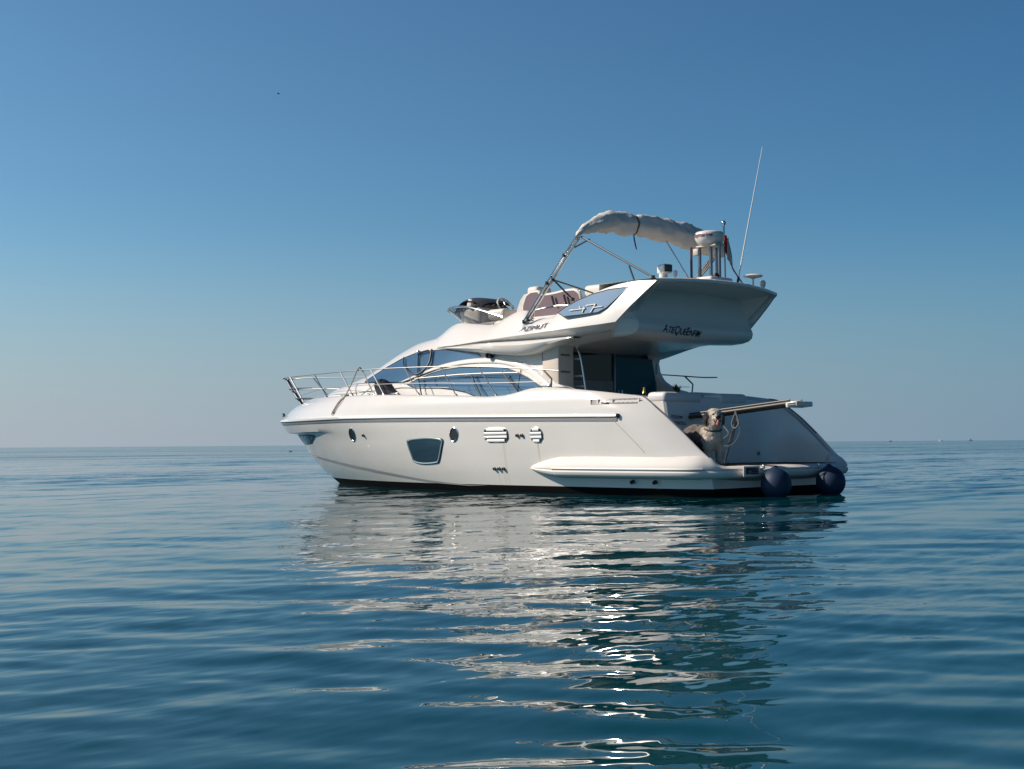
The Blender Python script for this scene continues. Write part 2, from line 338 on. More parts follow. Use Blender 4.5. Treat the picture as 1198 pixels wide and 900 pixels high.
EM47 = [[3.148,1.68,3.134],[2.989,1.68,3.134],[2.978,1.68,3.2],[2.861,1.68,3.139],[2.881,1.68,3.08],[2.831,1.68,3.192],[2.694,1.68,3.193],[2.705,1.68,3.075],[2.675,1.68,3.142],[2.559,1.68,3.142]]
HOOPP = [[4.504,1.72,3.043],[3.845,1.8,3.669],[3.474,1.75,4.125],[3.215,1.72,4.427]]
HOOPP2 = [[4.406,1.71,3.075],[3.699,1.8,3.716],[3.372,1.75,4.137],[3.135,1.72,4.403]]
CANV = [[3.186,1.74,4.422],[3.11,1.68,4.545],[3.048,1.55,4.611],[3.0,1.36,4.677],[2.968,1.15,4.726],[2.963,1.02,4.732],[2.94,0.82,4.72],[2.895,0.55,4.729],[2.836,0.15,4.718],[2.792,-0.35,4.68],[2.757,-0.8,4.628],[2.734,-1.2,4.57],[2.724,-1.6,4.511],[2.719,-1.75,4.444]]
CANVT = [[3.195,1.74,4.527],[3.089,1.68,4.631],[3.047,1.55,4.729],[2.998,1.36,4.841],[2.985,1.15,4.916],[2.961,1.02,4.917],[2.937,0.82,4.927],[2.892,0.55,4.934],[2.833,0.15,4.925],[2.789,-0.35,4.898],[2.753,-0.8,4.856],[2.73,-1.2,4.792],[2.721,-1.6,4.704],[2.697,-1.75,4.571]]
LEGS = [[2.698,-1.75,4.491],[3.124,-1.8,4.133],[3.705,-1.85,3.712]]
BR1 = [[3.095,1.72,4.413],[1.609,1.6,3.585]]
BR2 = [[2.073,1.66,3.817],[1.998,1.62,3.569]]
BR3 = [[3.699,1.8,3.724],[3.421,1.6,3.363]]
BR4 = [[3.657,1.8,3.705],[3.21,1.3,3.479]]
BR5 = [[2.639,-1.75,4.484],[2.428,-1.72,4.06],[2.188,-1.65,3.794]]
BR6 = [[2.811,-0.2,4.527],[2.241,-0.2,3.703]]
BR7 = [[3.257,1.72,4.239],[3.142,1.45,4.401]]
RADM = [[1.68,0.0,4.367],[1.896,0.0,3.686],[1.637,0.0,3.663],[1.381,0.0,3.64],[1.887,0.0,4.24],[1.627,0.0,4.227],[1.462,0.0,4.224],[1.977,0.1,4.255],[1.988,0.1,3.642]]
FLAG = [[1.616,-0.35,4.695],[1.57,-0.35,3.654],[1.592,-0.35,4.481]]
ANT = [[1.371,-1.2,6.122],[1.974,-1.2,3.756]]
GPS = [[1.544,-1.1,3.832],[1.547,-1.1,3.695],[1.467,-1.3,3.749],[1.697,-0.95,3.727]]
SPOTL = [[2.328,0.45,3.93],[2.331,0.45,3.72],[2.22,0.35,3.868],[2.184,0.3,3.869]]
HELM = [[7.055,0.6,3.696],[6.856,0.6,3.748],[6.323,0.6,3.655],[6.3,0.6,3.57],[7.305,0.6,3.631]]
WHEEL = [[6.36,0.45,3.543],[6.527,0.45,3.665],[6.194,0.45,3.422]]
SEATP = [[5.297,0.95,3.085],[5.293,0.95,3.437],[5.212,0.95,3.607],[5.099,0.95,3.661],[4.932,0.95,3.663],[4.844,0.95,3.593],[4.669,0.95,3.586],[4.451,0.95,3.599],[4.236,0.95,3.621],[4.003,0.95,3.616],[3.899,0.95,3.554],[3.869,0.95,3.451],[3.839,0.95,3.325],[3.865,0.95,2.989]]
SEATL = [[5.55,0.9,3.363],[5.479,0.9,3.535],[5.375,0.9,3.64],[5.205,0.9,3.658]]
SEATH = [[5.883,0.3,3.723],[5.777,0.3,3.847],[5.592,0.3,3.831],[5.524,0.3,3.743]]
HRAIL = [[4.353,1.62,3.233],[4.024,1.62,3.266],[3.773,1.62,3.277],[3.496,1.63,3.261]]
CUSH = [[3.878,0.7,3.546],[3.834,0.7,3.682],[3.503,0.7,3.707],[3.18,0.7,3.641]]
COVER = [[8.64,1.75,2.168],[8.505,1.75,2.163],[8.16,1.75,1.922],[7.964,1.75,1.813],[8.4,1.75,1.826],[8.722,1.75,2.034]]
LAD = [[3.939,1.1,2.648],[3.854,1.08,2.583],[3.769,1.05,2.411],[3.719,1.02,2.059],[3.689,1.0,1.785]]
PASS = [[1.264,0.4,1.337],[0.84,0.4,1.371],[-0.303,0.4,1.497],[-0.544,0.4,1.49],[1.063,0.45,0.527],[0.807,0.4,1.278],[-0.334,0.4,1.393],[0.842,0.4,1.265]]
TEXT1 = [[1.747,1.02,1.241],[1.607,0.75,1.24]]
SPOT = [[1.245,-1.5,0.649],[1.08,-1.6,0.588],[0.857,-1.72,0.624]]
ATQ = [[1.997,0.9,2.735],[1.633,0.1,2.665]]
BOTTLE = [[2.231,0.9,1.593],[2.228,0.9,1.798]]
PLANT = [[2.92,-0.6,1.84],[3.001,-0.6,1.765]]
WIPER = [[8.341,2.583],[8.122,2.395],[7.741,2.235],[7.52,2.225],[7.353,2.324],[7.286,2.456],[7.384,2.683],[7.825,2.643],[7.55,2.231],[7.498,2.676]]
WSB = [[7.01,1.1,3.196],[6.551,1.25,3.16],[5.552,1.48,3.072]]
DOG = [[0.959,1.05,0.509],[1.008,1.3,0.581],[0.896,1.0,1.345],[0.849,0.95,1.233],[0.883,1.0,1.107],[1.011,1.15,1.109],[1.027,1.4,1.039],[1.065,1.4,0.832]]
HORN = [[5.548,1.62,2.487]]
NAMEB = [[13.52,0.35,1.601],[12.838,0.6,1.662]]
_ZX=[(-.6,11.0),(-.01,12.14),(.31,12.78),(.6,13.2),(.9,13.52),(1.125,13.80),(1.15,14.15),(1.28,14.30),(1.41,14.43),(1.54,14.22),(1.66,14.05),(1.75,13.84),(1.81,13.62),(1.9,13.3),(3,12.5)]
def stem_x(z): return np.interp(z,[a for a,b in _ZX],[b for a,b in _ZX])
_ZB=[(-.6,.0),(-.35,1.3),(-.1,1.86),(.1,1.97),(.4,2.06),(.8,2.13),(1.2,2.18),(1.33,2.19),(1.42,2.19),(1.6,2.16),(1.75,2.10),(1.9,2.02)]
_SH=[(.30,.58),(.47,.72),(.77,.99),(1.11,1.27),(1.39,1.47),(1.53,1.56),(1.62,1.60),(1.8,1.625),(2.04,1.65),(2.6,1.71),(3.19,1.77),(3.6,1.80),(4.01,1.80),(4.17,1.775),(4.33,1.74),(4.65,1.69),(5.09,1.68),(5.66,1.71),(6.73,1.76),(8.13,1.81),(9.07,1.83),(10.6,1.85),(11.6,1.86),(12.4,1.86),(13.0,1.845),(13.62,1.81),(13.84,1.75),(14.05,1.66),(14.22,1.54),(14.43,1.41)]
def sheer(x): return np.interp(x,[a for a,b in _SH],[b for a,b in _SH])
def half_beam(x,z):
    x=np.asarray(x,float); z=np.asarray(z,float)
    B=np.interp(z,[a for a,b in _ZB],[b for a,b in _ZB])
    x0=np.interp(z,[-.3,1.4],[4.0,6.5]); p=np.interp(z,[0,1.4],[2.05,2.5]); xs=stem_x(z); xn_=np.interp(z,[-.6,1.0,1.41,3],[11.0,13.62,14.43,14.43]); k_=np.clip((x-9.8)/1.6,0,1); k_=k_*k_*(3-2*k_); xs=np.where((z>.95)&(z<1.42),xn_+(xs-xn_)*k_,xs)
    t=np.clip((x-x0)/(xs-x0),0,1)
    y=B*(1-t**p)
    xe=np.interp(z,[.58,.72,.99,1.27,1.47,1.56,1.62,1.9],[.30,.47,.77,1.11,1.39,1.53,1.7,1.9])
    d=np.clip((x-xe)/1.0,0,1)
    return y-.24*(1-d)**2.2*np.where(z<.45,.9,np.clip((z-.2)/.4,0,1))
_SW=[(1.6,1.68),(1.85,1.66),(2.3,1.56),(2.6,1.47),(2.7,1.43),(2.9,1.30),(3.1,1.18),(3.22,1.08),(3.4,1.0)]
def cabin_w(z): return np.interp(z,[a for a,b in _SW],[b for a,b in _SW])

# ------------------------------------------------------------------ the yacht
yacht = empty('motor_yacht', (6, 0, 0), 'large white motor yacht with a flybridge lying on the calm sea, bow to the left', 'motor yacht')
yacht.location = (0, 0, 0)

def lerp(a, b, t): return a+(b-a)*t
# hull shell
def make_hull():
    XS = np.concatenate([np.linspace(.30, 2.1, 40)[:-1], np.linspace(2.1, 8, 50)[:-1], np.linspace(8, 14.43, 90)])
    ZR = [-.6, -.35, -.1, 0, .125, .13, .2, .32, .45, .58, .7, .8, .9, 1.0, 1.08, 1.125, 1.15, 1.22, 1.28, 1.33, 1.37, 1.41, 1.45, 1.5, 1.55, 1.6, 1.65, 1.7, 1.75, 1.8, 1.84, 1.87]
    b = MB(); mats = []
    rows = []
    for z in ZR:
        row = []
        for x in XS:
            zz = z
            xx = x if x <= 8 else 8+(x-8)*(stem_x(zz)-8)/(14.43-8)
            for _ in range(6):
                zz = min(z, float(sheer(xx))); xx = x if x <= 8 else 8+(x-8)*(stem_x(zz)-8)/(14.43-8)
            row.append((xx, float(half_beam(xx, zz)), zz))
        rows.append(row)
    # rolled gunwale and inner bulwark
    top = rows[-1]
    for dy, dz in ((.025, .022), (.06, .033), (.11, .03), (.16, .01), (.18, -.03), (.18, -.14)):
        rows.append([(x, max(y-dy*float(np.interp(x, [.3, 1.5, 2.3], [.28, .28, 1])), 0), z+(dz*float(np.interp(x, [.3, 1.5, 2.3], [.5, .5, 1])) if y > .03 else 0)) for x, y, z in top])
    for i in range(len(rows)-1):
        b.grid([rows[i], rows[i+1]], 1 if i < 4 else 0)
    # inner wall of the stern quarters, and aft edge closure
    q = [p for p in rows[-1] if p[0] < 4.0]
    b.grid([q, [(x, y, min(z, .5)) for x, y, z in q]], 0)
    b.mirror()
    # bottom transom
    P = [(.30, float(half_beam(.3, z)), z) for z in ZR[:9]]
    b.grid([P, [(x, -y, z) for x, y, z in P]], 0)
    b.m = [1 if sum(b.v[i][2] for i in f)/len(f) < .128 else 0 for f in b.f]
    return b.build('hull', [HULLM, ANTIF], yacht, sharp=32)
# gelcoat with faint rust runs below the vents
HULLM = mat('hull_gelcoat', (.67, .635, .595), .2, coat=.5, var=.08, vscale=1.3, bump=.012, bscale=1.8)
def rust(m, spots):
    t = m.node_tree; b = t.nodes['Principled BSDF']; src = b.inputs['Base Color'].links[0].from_socket
    tc = t.nodes.new('ShaderNodeTexCoord'); sx = t.nodes.new('ShaderNodeSeparateXYZ'); t.links.new(tc.outputs['Object'], sx.inputs[0])
    nn = t.nodes.new('ShaderNodeTexNoise'); nn.inputs['Scale'].default_value = 30; t.links.new(tc.outputs['Object'], nn.inputs[0])
    def mth(op, a, bb):
        n = t.nodes.new('ShaderNodeMath'); n.operation = op
        for i, q in enumerate((a, bb)):
            if isinstance(q, (int, float)): n.inputs[i].default_value = q
            else: t.links.new(q, n.inputs[i])
        n.use_clamp = op == 'SMOOTHBAND'; return n.outputs[0]
    for x, z0, z1, wd, k in spots:
        dx = mth('ABSOLUTE', mth('SUBTRACT', sx.outputs[0], x), 0); a = mth('MAXIMUM', mth('SUBTRACT', 1.0, mth('DIVIDE', dx, wd)), 0)
        l = mth('MULTIPLY', mth('GREATER_THAN', sx.outputs[2], z0), mth('LESS_THAN', sx.outputs[2], z1))
        fz = mth('DIVIDE', mth('SUBTRACT', sx.outputs[2], z0), z1-z0)
        f = mth('MULTIPLY', mth('MULTIPLY', mth('MULTIPLY', a, l), mth('ADD', .35, mth('MULTIPLY', fz, .65))), mth('MULTIPLY', nn.outputs[0], k*2))
        mx = t.nodes.new('ShaderNodeMix'); mx.data_type = 'RGBA'; t.links.new(f, mx.inputs[0]); t.links.new(src, mx.inputs[6]); mx.inputs[7].default_value = (.45, .27, .12, 1)
        src = mx.outputs[2]
    t.links.new(src, b.inputs['Base Color'])
rust(HULLM, [(4.62, .12, .9, .045, .35), (4.70, .12, .4, .03, .3), (3.77, .5, .9, .03, .7), (4.85, .12, .38, .03, .3)])
make_hull()

def hull_pt(x, z, off=0.0, side=1):
    y = float(half_beam(x, z)); e = .03
    dx = (float(half_beam(x+e, z))-float(half_beam(x-e, z)))/(2*e); dz = (float(half_beam(x, z+e))-float(half_beam(x, z-e)))/(2*e)
    n = Vector((-dx, 1, -dz)).normalized(); p = Vector((x, y, z))+n*off
    return Vector((p.x, p.y*side, p.z))
# rub rail: steel half-round above a grey band
RUBM = mat('brushed_rail', (.70, .67, .63), .35, metal=.35)
def rub(side):
    P = spline([(a, 0, c) for a, bb, c in RUB]+[], 90)
    b = MB(); rows = []
    for x, _, z in P:
        rows.append([hull_pt(x, z+dz, o, side) for dz, o in ((.052, .0), (.05, .018), (.03, .034), (.008, .034), (0.0, .02), (-.002, .004))])
    b.grid(rows, 0)
    rows = [[hull_pt(x, z+dz, o, side) for dz, o in ((-.001, .012), (-.055, .012), (-.075, .003))] for x, _, z in P]
    b.grid(rows, 1)
    x, _, z = P[-1]; c = hull_pt(x, z+.02, .02, side)
    b.box(c+Vector((-.02, 0, 0)), (.05, .06, .07), mi=2, bev=.012)
    return b.build('rub_rail', [RUBM, GREYS, BLACK], yacht, sharp=50)
rub(1); rub(-1)
# grey boot stripe sweeping up to the stem
def stripe(side):
    b = MB(); X = np.linspace(5.2, 13.0, 60); tx = [a[0] for a in STRIPE_T[1:]][::-1]; tz = [a[2] for a in STRIPE_T[1:]][::-1]
    rows = []
    for x in X:
        zt = float(np.interp(x, tx, tz)); h = np.interp(x, [5.2, 6.5, 9, 11, 12.4, 13.0], [.0, .035, .06, .065, .05, .012])
        rows.append([hull_pt(x, z, .004, side) for z in np.linspace(zt-h, zt, 4)])
    b.grid(rows); return b.build('boot_stripe', GREYS, yacht)
stripe(1); stripe(-1)

# windows and openings in the topsides
def hull_patch(name, outline, m, parent, off=.006, side=1, scale=1.0):
    P = np.array([(a[0], a[2]) for a in outline]); c = P.mean(0); b = MB()
    rows = []
    for s_ in np.linspace(.001, 1, 6):
        rows.append([hull_pt(*(c+(p-c)*s_*scale), off, side) for p in P])
    b.grid(rows, close=True)
    return b.build(name, m, parent)
def hull_ring(name, outline, m, parent, r=.018, side=1, scale=1.0, off=.004):
    P = np.array([(a[0], a[2]) for a in outline]); c = P.mean(0); b = MB()
    Q = [hull_pt(*(c+(p-c)*scale), off, side) for p in P]; Q.append(Q[0]); Q.append(Q[1])
    b.tube(Q, r, 6, cap=False); return b.build(name, m, parent)
def dense(pts, n=48):
    Q = span(list(pts)+[pts[0]], 6)[:-1]; return [tuple(p) for p in Q]
WFRAME = mat('window_seal', (.03, .045, .05), .35)
PANE = mat('sea_grey_pane', (.02, .04, .058), .03, ior=1.7, coat=.4)
for sd_ in (1, -1):
    fr = hull_patch('hull_window', dense(HWIN), WFRAME, yacht, .005, sd_)
    hull_ring('frame', dense(HWIN), mat('pale_frame', (.28, .36, .37), .25), fr, .018, sd_, .92, .006)
    hull_patch('pane', dense(HWIN), PANE, fr, .010, sd_, .88)
    o = hull_patch('bow_window', dense(BOWWIN), WFRAME, yacht, .006, sd_); hull_patch('pane', dense(BOWWIN), DARKGL, o, .011, sd_, .82)
    def ell(c, rx, rz, n=28, pw=2.0):
        return [(c[0]+rx*math.copysign(abs(math.cos(a))**(2/pw), math.cos(a)), 0, c[2]+rz*math.copysign(abs(math.sin(a))**(2/pw), math.sin(a))) for a in np.linspace(0, 2*math.pi, n, endpoint=False)]
    for c, rx in ((PORT1, .105), (PORT2, .105)):
        e = [(a-(.42 if c is PORT1 else .2)*(z_-c[2]), q_, z_) for a, q_, z_ in ell(c, rx, .125)]; o = hull_patch('porthole', e, BLACK, yacht, .007, sd_); hull_ring('rim', e, CHROME, o, .013, sd_, 1.0, .006)
    for c, rx, rz, pw in ((VENT1, .30, .128, 3.6), (VENT2, .145, .13, 2.2)):
        e = ell(c, rx, rz, 36, pw); o = hull_patch('vent_grille', e, BLACK, yacht, .006, sd_); hull_ring('rim', e, DSTEEL, o, .009, sd_, 1.0, .006)
        b = MB()
        for k in (-1.5, -.5, .5, 1.5):
            zz = c[2]+k*rz*.50; q = min(1, abs((k*.50+.12*np.sign(k)))); hw = rx*(1-q**pw)**(1/pw)*.97
            xs_ = np.linspace(c[0]-hw, c[0]+hw, 8); h = rz*.17
            b.grid([[hull_pt(x, zz+h, .020, sd_), hull_pt(x, zz+h*.5, .032, sd_), hull_pt(x, zz-h, .022, sd_)] for x in xs_])
        b.build('slats', mat('white_slats', (.82, .80, .77), .3, coat=.5), o, sharp=80)
    for c in (D1, D2, D3, D4, D5, D6):
        p = hull_pt(c[0], c[2], 0, sd_); b = MB(); b.lathe(p, [(.0, .0), (.034, .0), (.032, .03), (.018, .034), (.014, .012), (0, .012)], (0, sd_, .05), 12)
        b.build('drain_outlet', mat('dull_bronze', (.10, .085, .075), .45, metal=.6), yacht)

# spray rail sponsons + bathing platform as one moulding
def platform():
    half = [(4.06, 2.05), (3.9, 2.115), (3.6, 2.19), (3.3, 2.23), (2.9, 2.25), (2.2, 2.25), (1.4, 2.23), (.8, 2.18), (.45, 2.10), (.25, 1.95), (.11, 1.78), (.02, 1.57), (-.04, 1.32), (-.09, 1.0), (-.11, .5), (-.115, 0)]
    H = span([(a, b_, 0) for a, b_ in half], 5); full = [tuple(p) for p in H]+[(x, -y, 0) for x, y, _ in H[-2::-1]]
    n = len(full); P = np.array(full)
    # outward plan normals
    T_ = np.gradient(P, axis=0); Nn = np.stack([-T_[:, 1], T_[:, 0], 0*T_[:, 0]], -1); Nn /= np.linalg.norm(Nn, axis=1)[:, None]
    if Nn[n//2, 0] > 0: Nn = -Nn
    rows = []
    for i in range(n):
        x, y, _ = P[i]; nn = Nn[i]
        g = np.clip((4.06-x)/.75, 0, 1)**.62            # tapers to the tip
        up = .60-.06*(1-g); side = abs(y) > 1.0
        sd = float(np.interp(x, [.05, .12, .20, .32], [0, .25, .85, 1])) if side else 0.0
        zc = .445
        q0 = [.045, .043, .038, .026, .012, .003]; q1 = [.045, .205, .20, .15, .085, .03]
        tz = [lerp(a_, b_, sd) for a_, b_ in zip(q0, q1)]
        prof = list(zip((-.36, -.31, -.16, -.075, -.02, .0), tz))+[(.0, -.012), (-.022, -.014), (-.022, -.024), (.0, -.026), (.012, -.06), (.0, -.10), (-.035, -.135), (-.10, -.155), (-.28, -.17), (-.5, -.24)]
        row = []
        for k, (d, z) in enumerate(prof):
            dd = d*(1 if d > 0 else (g if side and x > 2.5 else 1)); p = np.array([x, y, 0])+nn*dd
            zz = zc+z*(g if x > 2.5 else 1)
            if side and x > .35: p[1] = np.sign(y)*max(abs(p[1]), float(half_beam(p[0], zz))-.02) if d < -.05 else p[1]
            row.append((p[0], p[1], zz))
        rows.append(row)
    b = MB(); b.grid(rows)
    return b.build('swim_platform', SATIN, yacht, sharp=35), P, Nn
plat, PP, PN = platform()
# platform deck, teak laid on it
b = MB(); b.box((.98, 0, .44), (1.5, 3.4, .08), bev=.01); b.build('platform_deck', DECKM, yacht)
b = MB(); b.box((.92, 0, .489), (1.36, 3.24, .014), bev=.004)
for y in np.arange(-1.54, 1.55, .11): b.box((.92, y, .4965), (1.33, .012, .002), mi=1)
b.build('teak_decking', [TEAK, BLACK], yacht)
# steel strip along the sponsons and platform edge
def strip(sel, name, r=.02):
    b = MB(); b.tube([Vector(PP[i])+Vector(PN[i])*.006+Vector((0, 0, .44)) for i in sel], r, 8); return b.build(name, mat('dull_steel', (.50, .49, .47), .6, metal=.4), plat)
idx = [i for i in range(len(PP)) if PP[i][0] < 3.42 and PP[i][1] > 1.9 and PP[i][0] > .3]; strip(idx, 'rub_strip')
idx = [i for i in range(len(PP)) if PP[i][0] < 3.42 and PP[i][1] < -1.9 and PP[i][0] > .3]; strip(idx, 'rub_strip')
for y in (1.0, -.55):
    b = MB(); b.box((-.1, y, .47), (.05, .04, .06), bev=.01); b.build('fender_eye', CHROME, plat)
# step recess in the platform edge near the port corner
c = aft_edge = Vector((-.088, 1.32, .405))
b = MB(); b.box(c+Vector((-.012, 0, 0)), (.02, .43, .165), bev=.008); b.build('recess_frame', GEL, plat)
b = MB(); b.box(c+Vector((-.024, 0, .005)), (.014, .33, .105), bev=.004); o = b.build('recess_opening', BLACK, plat)
b = MB(); b.box(c+Vector((-.034, -.02, -.028)), (.012, .26, .022), bev=.004); b.box(c+Vector((-.034, .06, .0)), (.012, .10, .02), bev=.004); b.build('latch', DSTEEL, plat)
for side in (1, -1):
    b = MB(); b.tube([hull_pt(x, z, .0005, side) for x, z in ((1.98, 1.22), (1.75, 1.02), (1.5, .8), (1.40, .70))], .004, 4); b.build('panel_seam', GREYS, yacht)
for x in (1.72, 1.25):
    b = MB(); b.lathe((x, 2.03, .235), [(0, 0), (.034, 0), (.032, .05), (.02, .052), (.014, .02), (0, .02)], (0, 1, -.3), 12); b.build('exhaust_outlet', BLACK, yacht)

# deck inside the bulwarks
def make_deck():
    b = MB(); rows = []
    for x in np.concatenate([np.linspace(3.95, 12, 40), np.linspace(12.1, 13.55, 12)]):
        y = max(float(half_beam(x, sheer(x)))-.17, .005); z = float(sheer(x))-.10
        rows.append([(x, y*t, z+.03*(1-t*t)) for t in np.linspace(-1, 1, 13)])
    b.grid(rows); return b.build('deck', DECKM, yacht)
make_deck()
b = MB(); b.box((2.95, 0, .88), (2.3, 3.3, .1), bev=.01); b.build('cockpit_sole', TEAK, yacht)

# ------------------------------------------------------------------ cabin
NZ = [a for a, _ in NOSE]; NX = [c_ for _, c_ in NOSE]
def cabin_y(x, z):
    xn = float(np.interp(z, NZ, NX)); t = min(max((x-(xn-4.2))/4.2, 0), 1); return float(cabin_w(z))*math.sqrt(max(1-t**2.6, 0))
def aft_x(z): return float(np.interp(z, [1.6, 1.82, 1.90, 2.05, 2.2, 2.41, 2.52, 2.6, 2.75], [3.1, 3.45, 3.78, 4.0, 4.08, 4.08, 3.98, 3.7, 3.5]))
def cabin():
    b = MB(); Zs = [1.6, 1.72, 1.8, 1.86, 1.92, 1.98, 2.05, 2.1, 2.15, 2.22, 2.3, 2.38, 2.45, 2.52, 2.6, 2.68, 2.75, 2.8, 2.85, 2.92, 2.96, 3.0, 3.05, 3.1, 3.15, 3.19]
    rows = []
    for z in Zs:
        xn = float(np.interp(z, NZ, NX)); xm = xn-4.2; xa = aft_x(z) if z <= 2.72 else 3.6
        half = [(x, float(cabin_w(z)), z) for x in np.linspace(xa, xm, 24)[:-1]]
        for t in np.sin(np.linspace(0, math.pi/2, 56)):
            half.append((xm+4.2*t, float(cabin_w(z))*math.sqrt(max(1-t**2.6, 0)), z))
        rows.append(half+[(x, -y, z) for x, y, z in half[-2::-1]])
    b.grid(rows)
    # crown of the cowl
    t = rows[-1]; h = len(t)//2
    b.grid([[t[i], lerp(np.array(t[i]), np.array(t[-1-i]), .33)+np.array((0, 0, .02)), lerp(np.array(t[i]), np.array(t[-1-i]), .66)+np.array((0, 0, .02)), t[-1-i]] for i in range(h+1)])
    # thickness of the aft pillars
    for s_ in (1, -1):
        b.grid([[(aft_x(z), s_*cabin_w(z), z), (aft_x(z)-.015, s_*(cabin_w(z)-.03), z), (aft_x(z)+.02, s_*(cabin_w(z)-.17), z), (4.25, s_*(cabin_w(z)-.2), z)] for z in np.linspace(1.6, 2.74, 30)])
    return b.build('cabin', GEL, yacht, sharp=30)
cabin()
def cab_pt(x, z, off, side):
    e = .03; y = cabin_y(x, z); dx = (cabin_y(x+e, z)-cabin_y(x-e, z))/(2*e); dz = (cabin_y(x, z+e)-cabin_y(x, z-e))/(2*e)
    n = Vector((-dx, 1, -dz)).normalized(); p = Vector((x, y, z))+n*off; return Vector((p.x, p.y*side, p.z))
def strip_window(name, top, bot, m, side, off=.008, parent=None, n=60, k=8):
    t = np.array(top)[::-1] if top[0][0] > top[-1][0] else np.array(top); bo = np.array(bot)[::-1] if bot[0][0] > bot[-1][0] else np.array(bot)
    x0 = max(t[0, 0], bo[0, 0]); x1 = min(t[-1, 0], bo[-1, 0]); b = MB(); rows = []
    xs_ = x0+(x1-x0)*(.5-.5*np.cos(np.linspace(0, math.pi, n)))
    for x in xs_:
        zt = float(np.interp(x, t[:, 0], t[:, 1])); zb = min(float(np.interp(x, bo[:, 0], bo[:, 1])), zt)
        rows.append([cab_pt(x, z, off, side) for z in np.linspace(zb, zt, k)])
    b.grid(rows); o = b.build(name, m, parent or yacht)
    edge = [r[-1] for r in rows]+[r[0] for r in rows[::-1]]+[rows[0][-1]]
    b = MB(); b.tube(edge, .009, 6); b.build('seal', BLACK, o)
    return o
for sd_ in (1, -1):
    o1 = strip_window('upper_side_window', UPWIN_T, UPWIN_B, GLASS, sd_)
    o2 = strip_window('lower_side_window', LOWIN_T, LOWIN_B, GLASS, sd_, .010)
    b = MB(); zz = np.linspace(1.80, 2.20, 5); b.tube([cab_pt(4.72, z, .012, sd_) for z in zz], .006, 6); b.build('window_joint', BLACK, o2)
# raised white arch between the two windows
def arch(side):
    t = span([(8.1, 2.075), (7.72, 2.175), (7.35, 2.265), (6.95, 2.345), (6.5, 2.395), (6.0, 2.415), (5.4, 2.395), (4.95, 2.33), (4.55, 2.20), (4.25, 2.04), (3.95, 1.85)], 5)
    w0 = np.interp(np.arange(len(t)), [0, 20, 30, 50], [.015, .045, .055, .09]); b = MB(); rows = []
    for i, (x, z) in enumerate(t):
        d = t[min(i+1, len(t)-1)]-t[max(i-1, 0)]; d = d/np.hypot(*d); nn = np.array([-d[1], d[0]]); nn = nn if nn[1] > 0 else -nn
        rows.append([cab_pt(x+nn[0]*a*w0[i], z+nn[1]*a*w0[i], o, side) for a, o in ((-1, .0), (-.85, .028), (0, .035), (.85, .024), (1, 0))])
    b.grid(rows); return b.build('window_arch', GEL, yacht, sharp=60)
arch(1); arch(-1)
# windscreen across the front of the cabin
def windscreen():
    b = MB(); rows = []
    for z in np.linspace(2.2, 2.75, 12):
        xn = float(np.interp(z, NZ, NX)); row = []
        tm = .93
        ts = np.concatenate([np.linspace(tm, 1, 12)]); half = [(xn-4.2+4.2*t, cabin_w(z)*math.sqrt(max(1-t**2.6, 0)), z) for t in ts]
        row = half+[(x, -y, zz) for x, y, zz in half[-2::-1]]
        c0 = Vector((xn-3, 0, z)); rows.append([Vector(p)+(Vector(p)-c0).normalized()*.008+Vector((0, 0, .004)) for p in row])
    b.grid(rows); return b.build('windscreen', GLASS, yacht)
windscreen()

# wiper on the forward side glass: two-armed frame
WPT = [cab_pt(p[0], p[1], .05, 1) for p in WIPER]
b = MB(); loop = span([WPT[0], WPT[1], WPT[2], WPT[3], WPT[4], WPT[5], WPT[6]], 5); b.tube(loop, [.012+.012*i/len(loop) for i in range(len(loop))], 6); wip = b.build('window_wiper', BLACK, yacht)
b = MB(); b.tube([WPT[7], WPT[8]], .013, 6); b.tube([WPT[7], WPT[9]], .018, 6); b.build('arm', BLACK, wip)
b = MB(); b.lathe(WPT[7]-Vector((0, .03, 0)), [(0, 0), (.045, 0), (.045, .06), (.03, .08), (0, .085)], (0, 1, .2), 14); b.build('motor_hub', CHROME, wip)
b = MB(); p = cab_pt(HORN[0][0], HORN[0][2], .0, 1); b.lathe(p, [(0, 0), (.035, 0), (.035, .07), (.06, .09), (.06, .13), (.045, .135), (.03, .10), (0, .10)], (0, 1, .1), 16); b.build('horn', BLACK, yacht)
# grey toe line of the coachroof / foredeck pad
for sd_ in (1, -1):
    b = MB(); P = [cab_pt(x, z, .006, sd_) for x, z in [(11.9, 1.93), (11.2, 1.93), (10.4, 1.925), (9.6, 1.925), (9.0, 1.945), (8.4, 1.965), (8.0, 1.985), (7.6, 1.965), (7.0, 1.95), (6.6, 1.93)]]
    b.tube(P, .012, 6); b.build('coachroof_trim', GREYS, yacht)

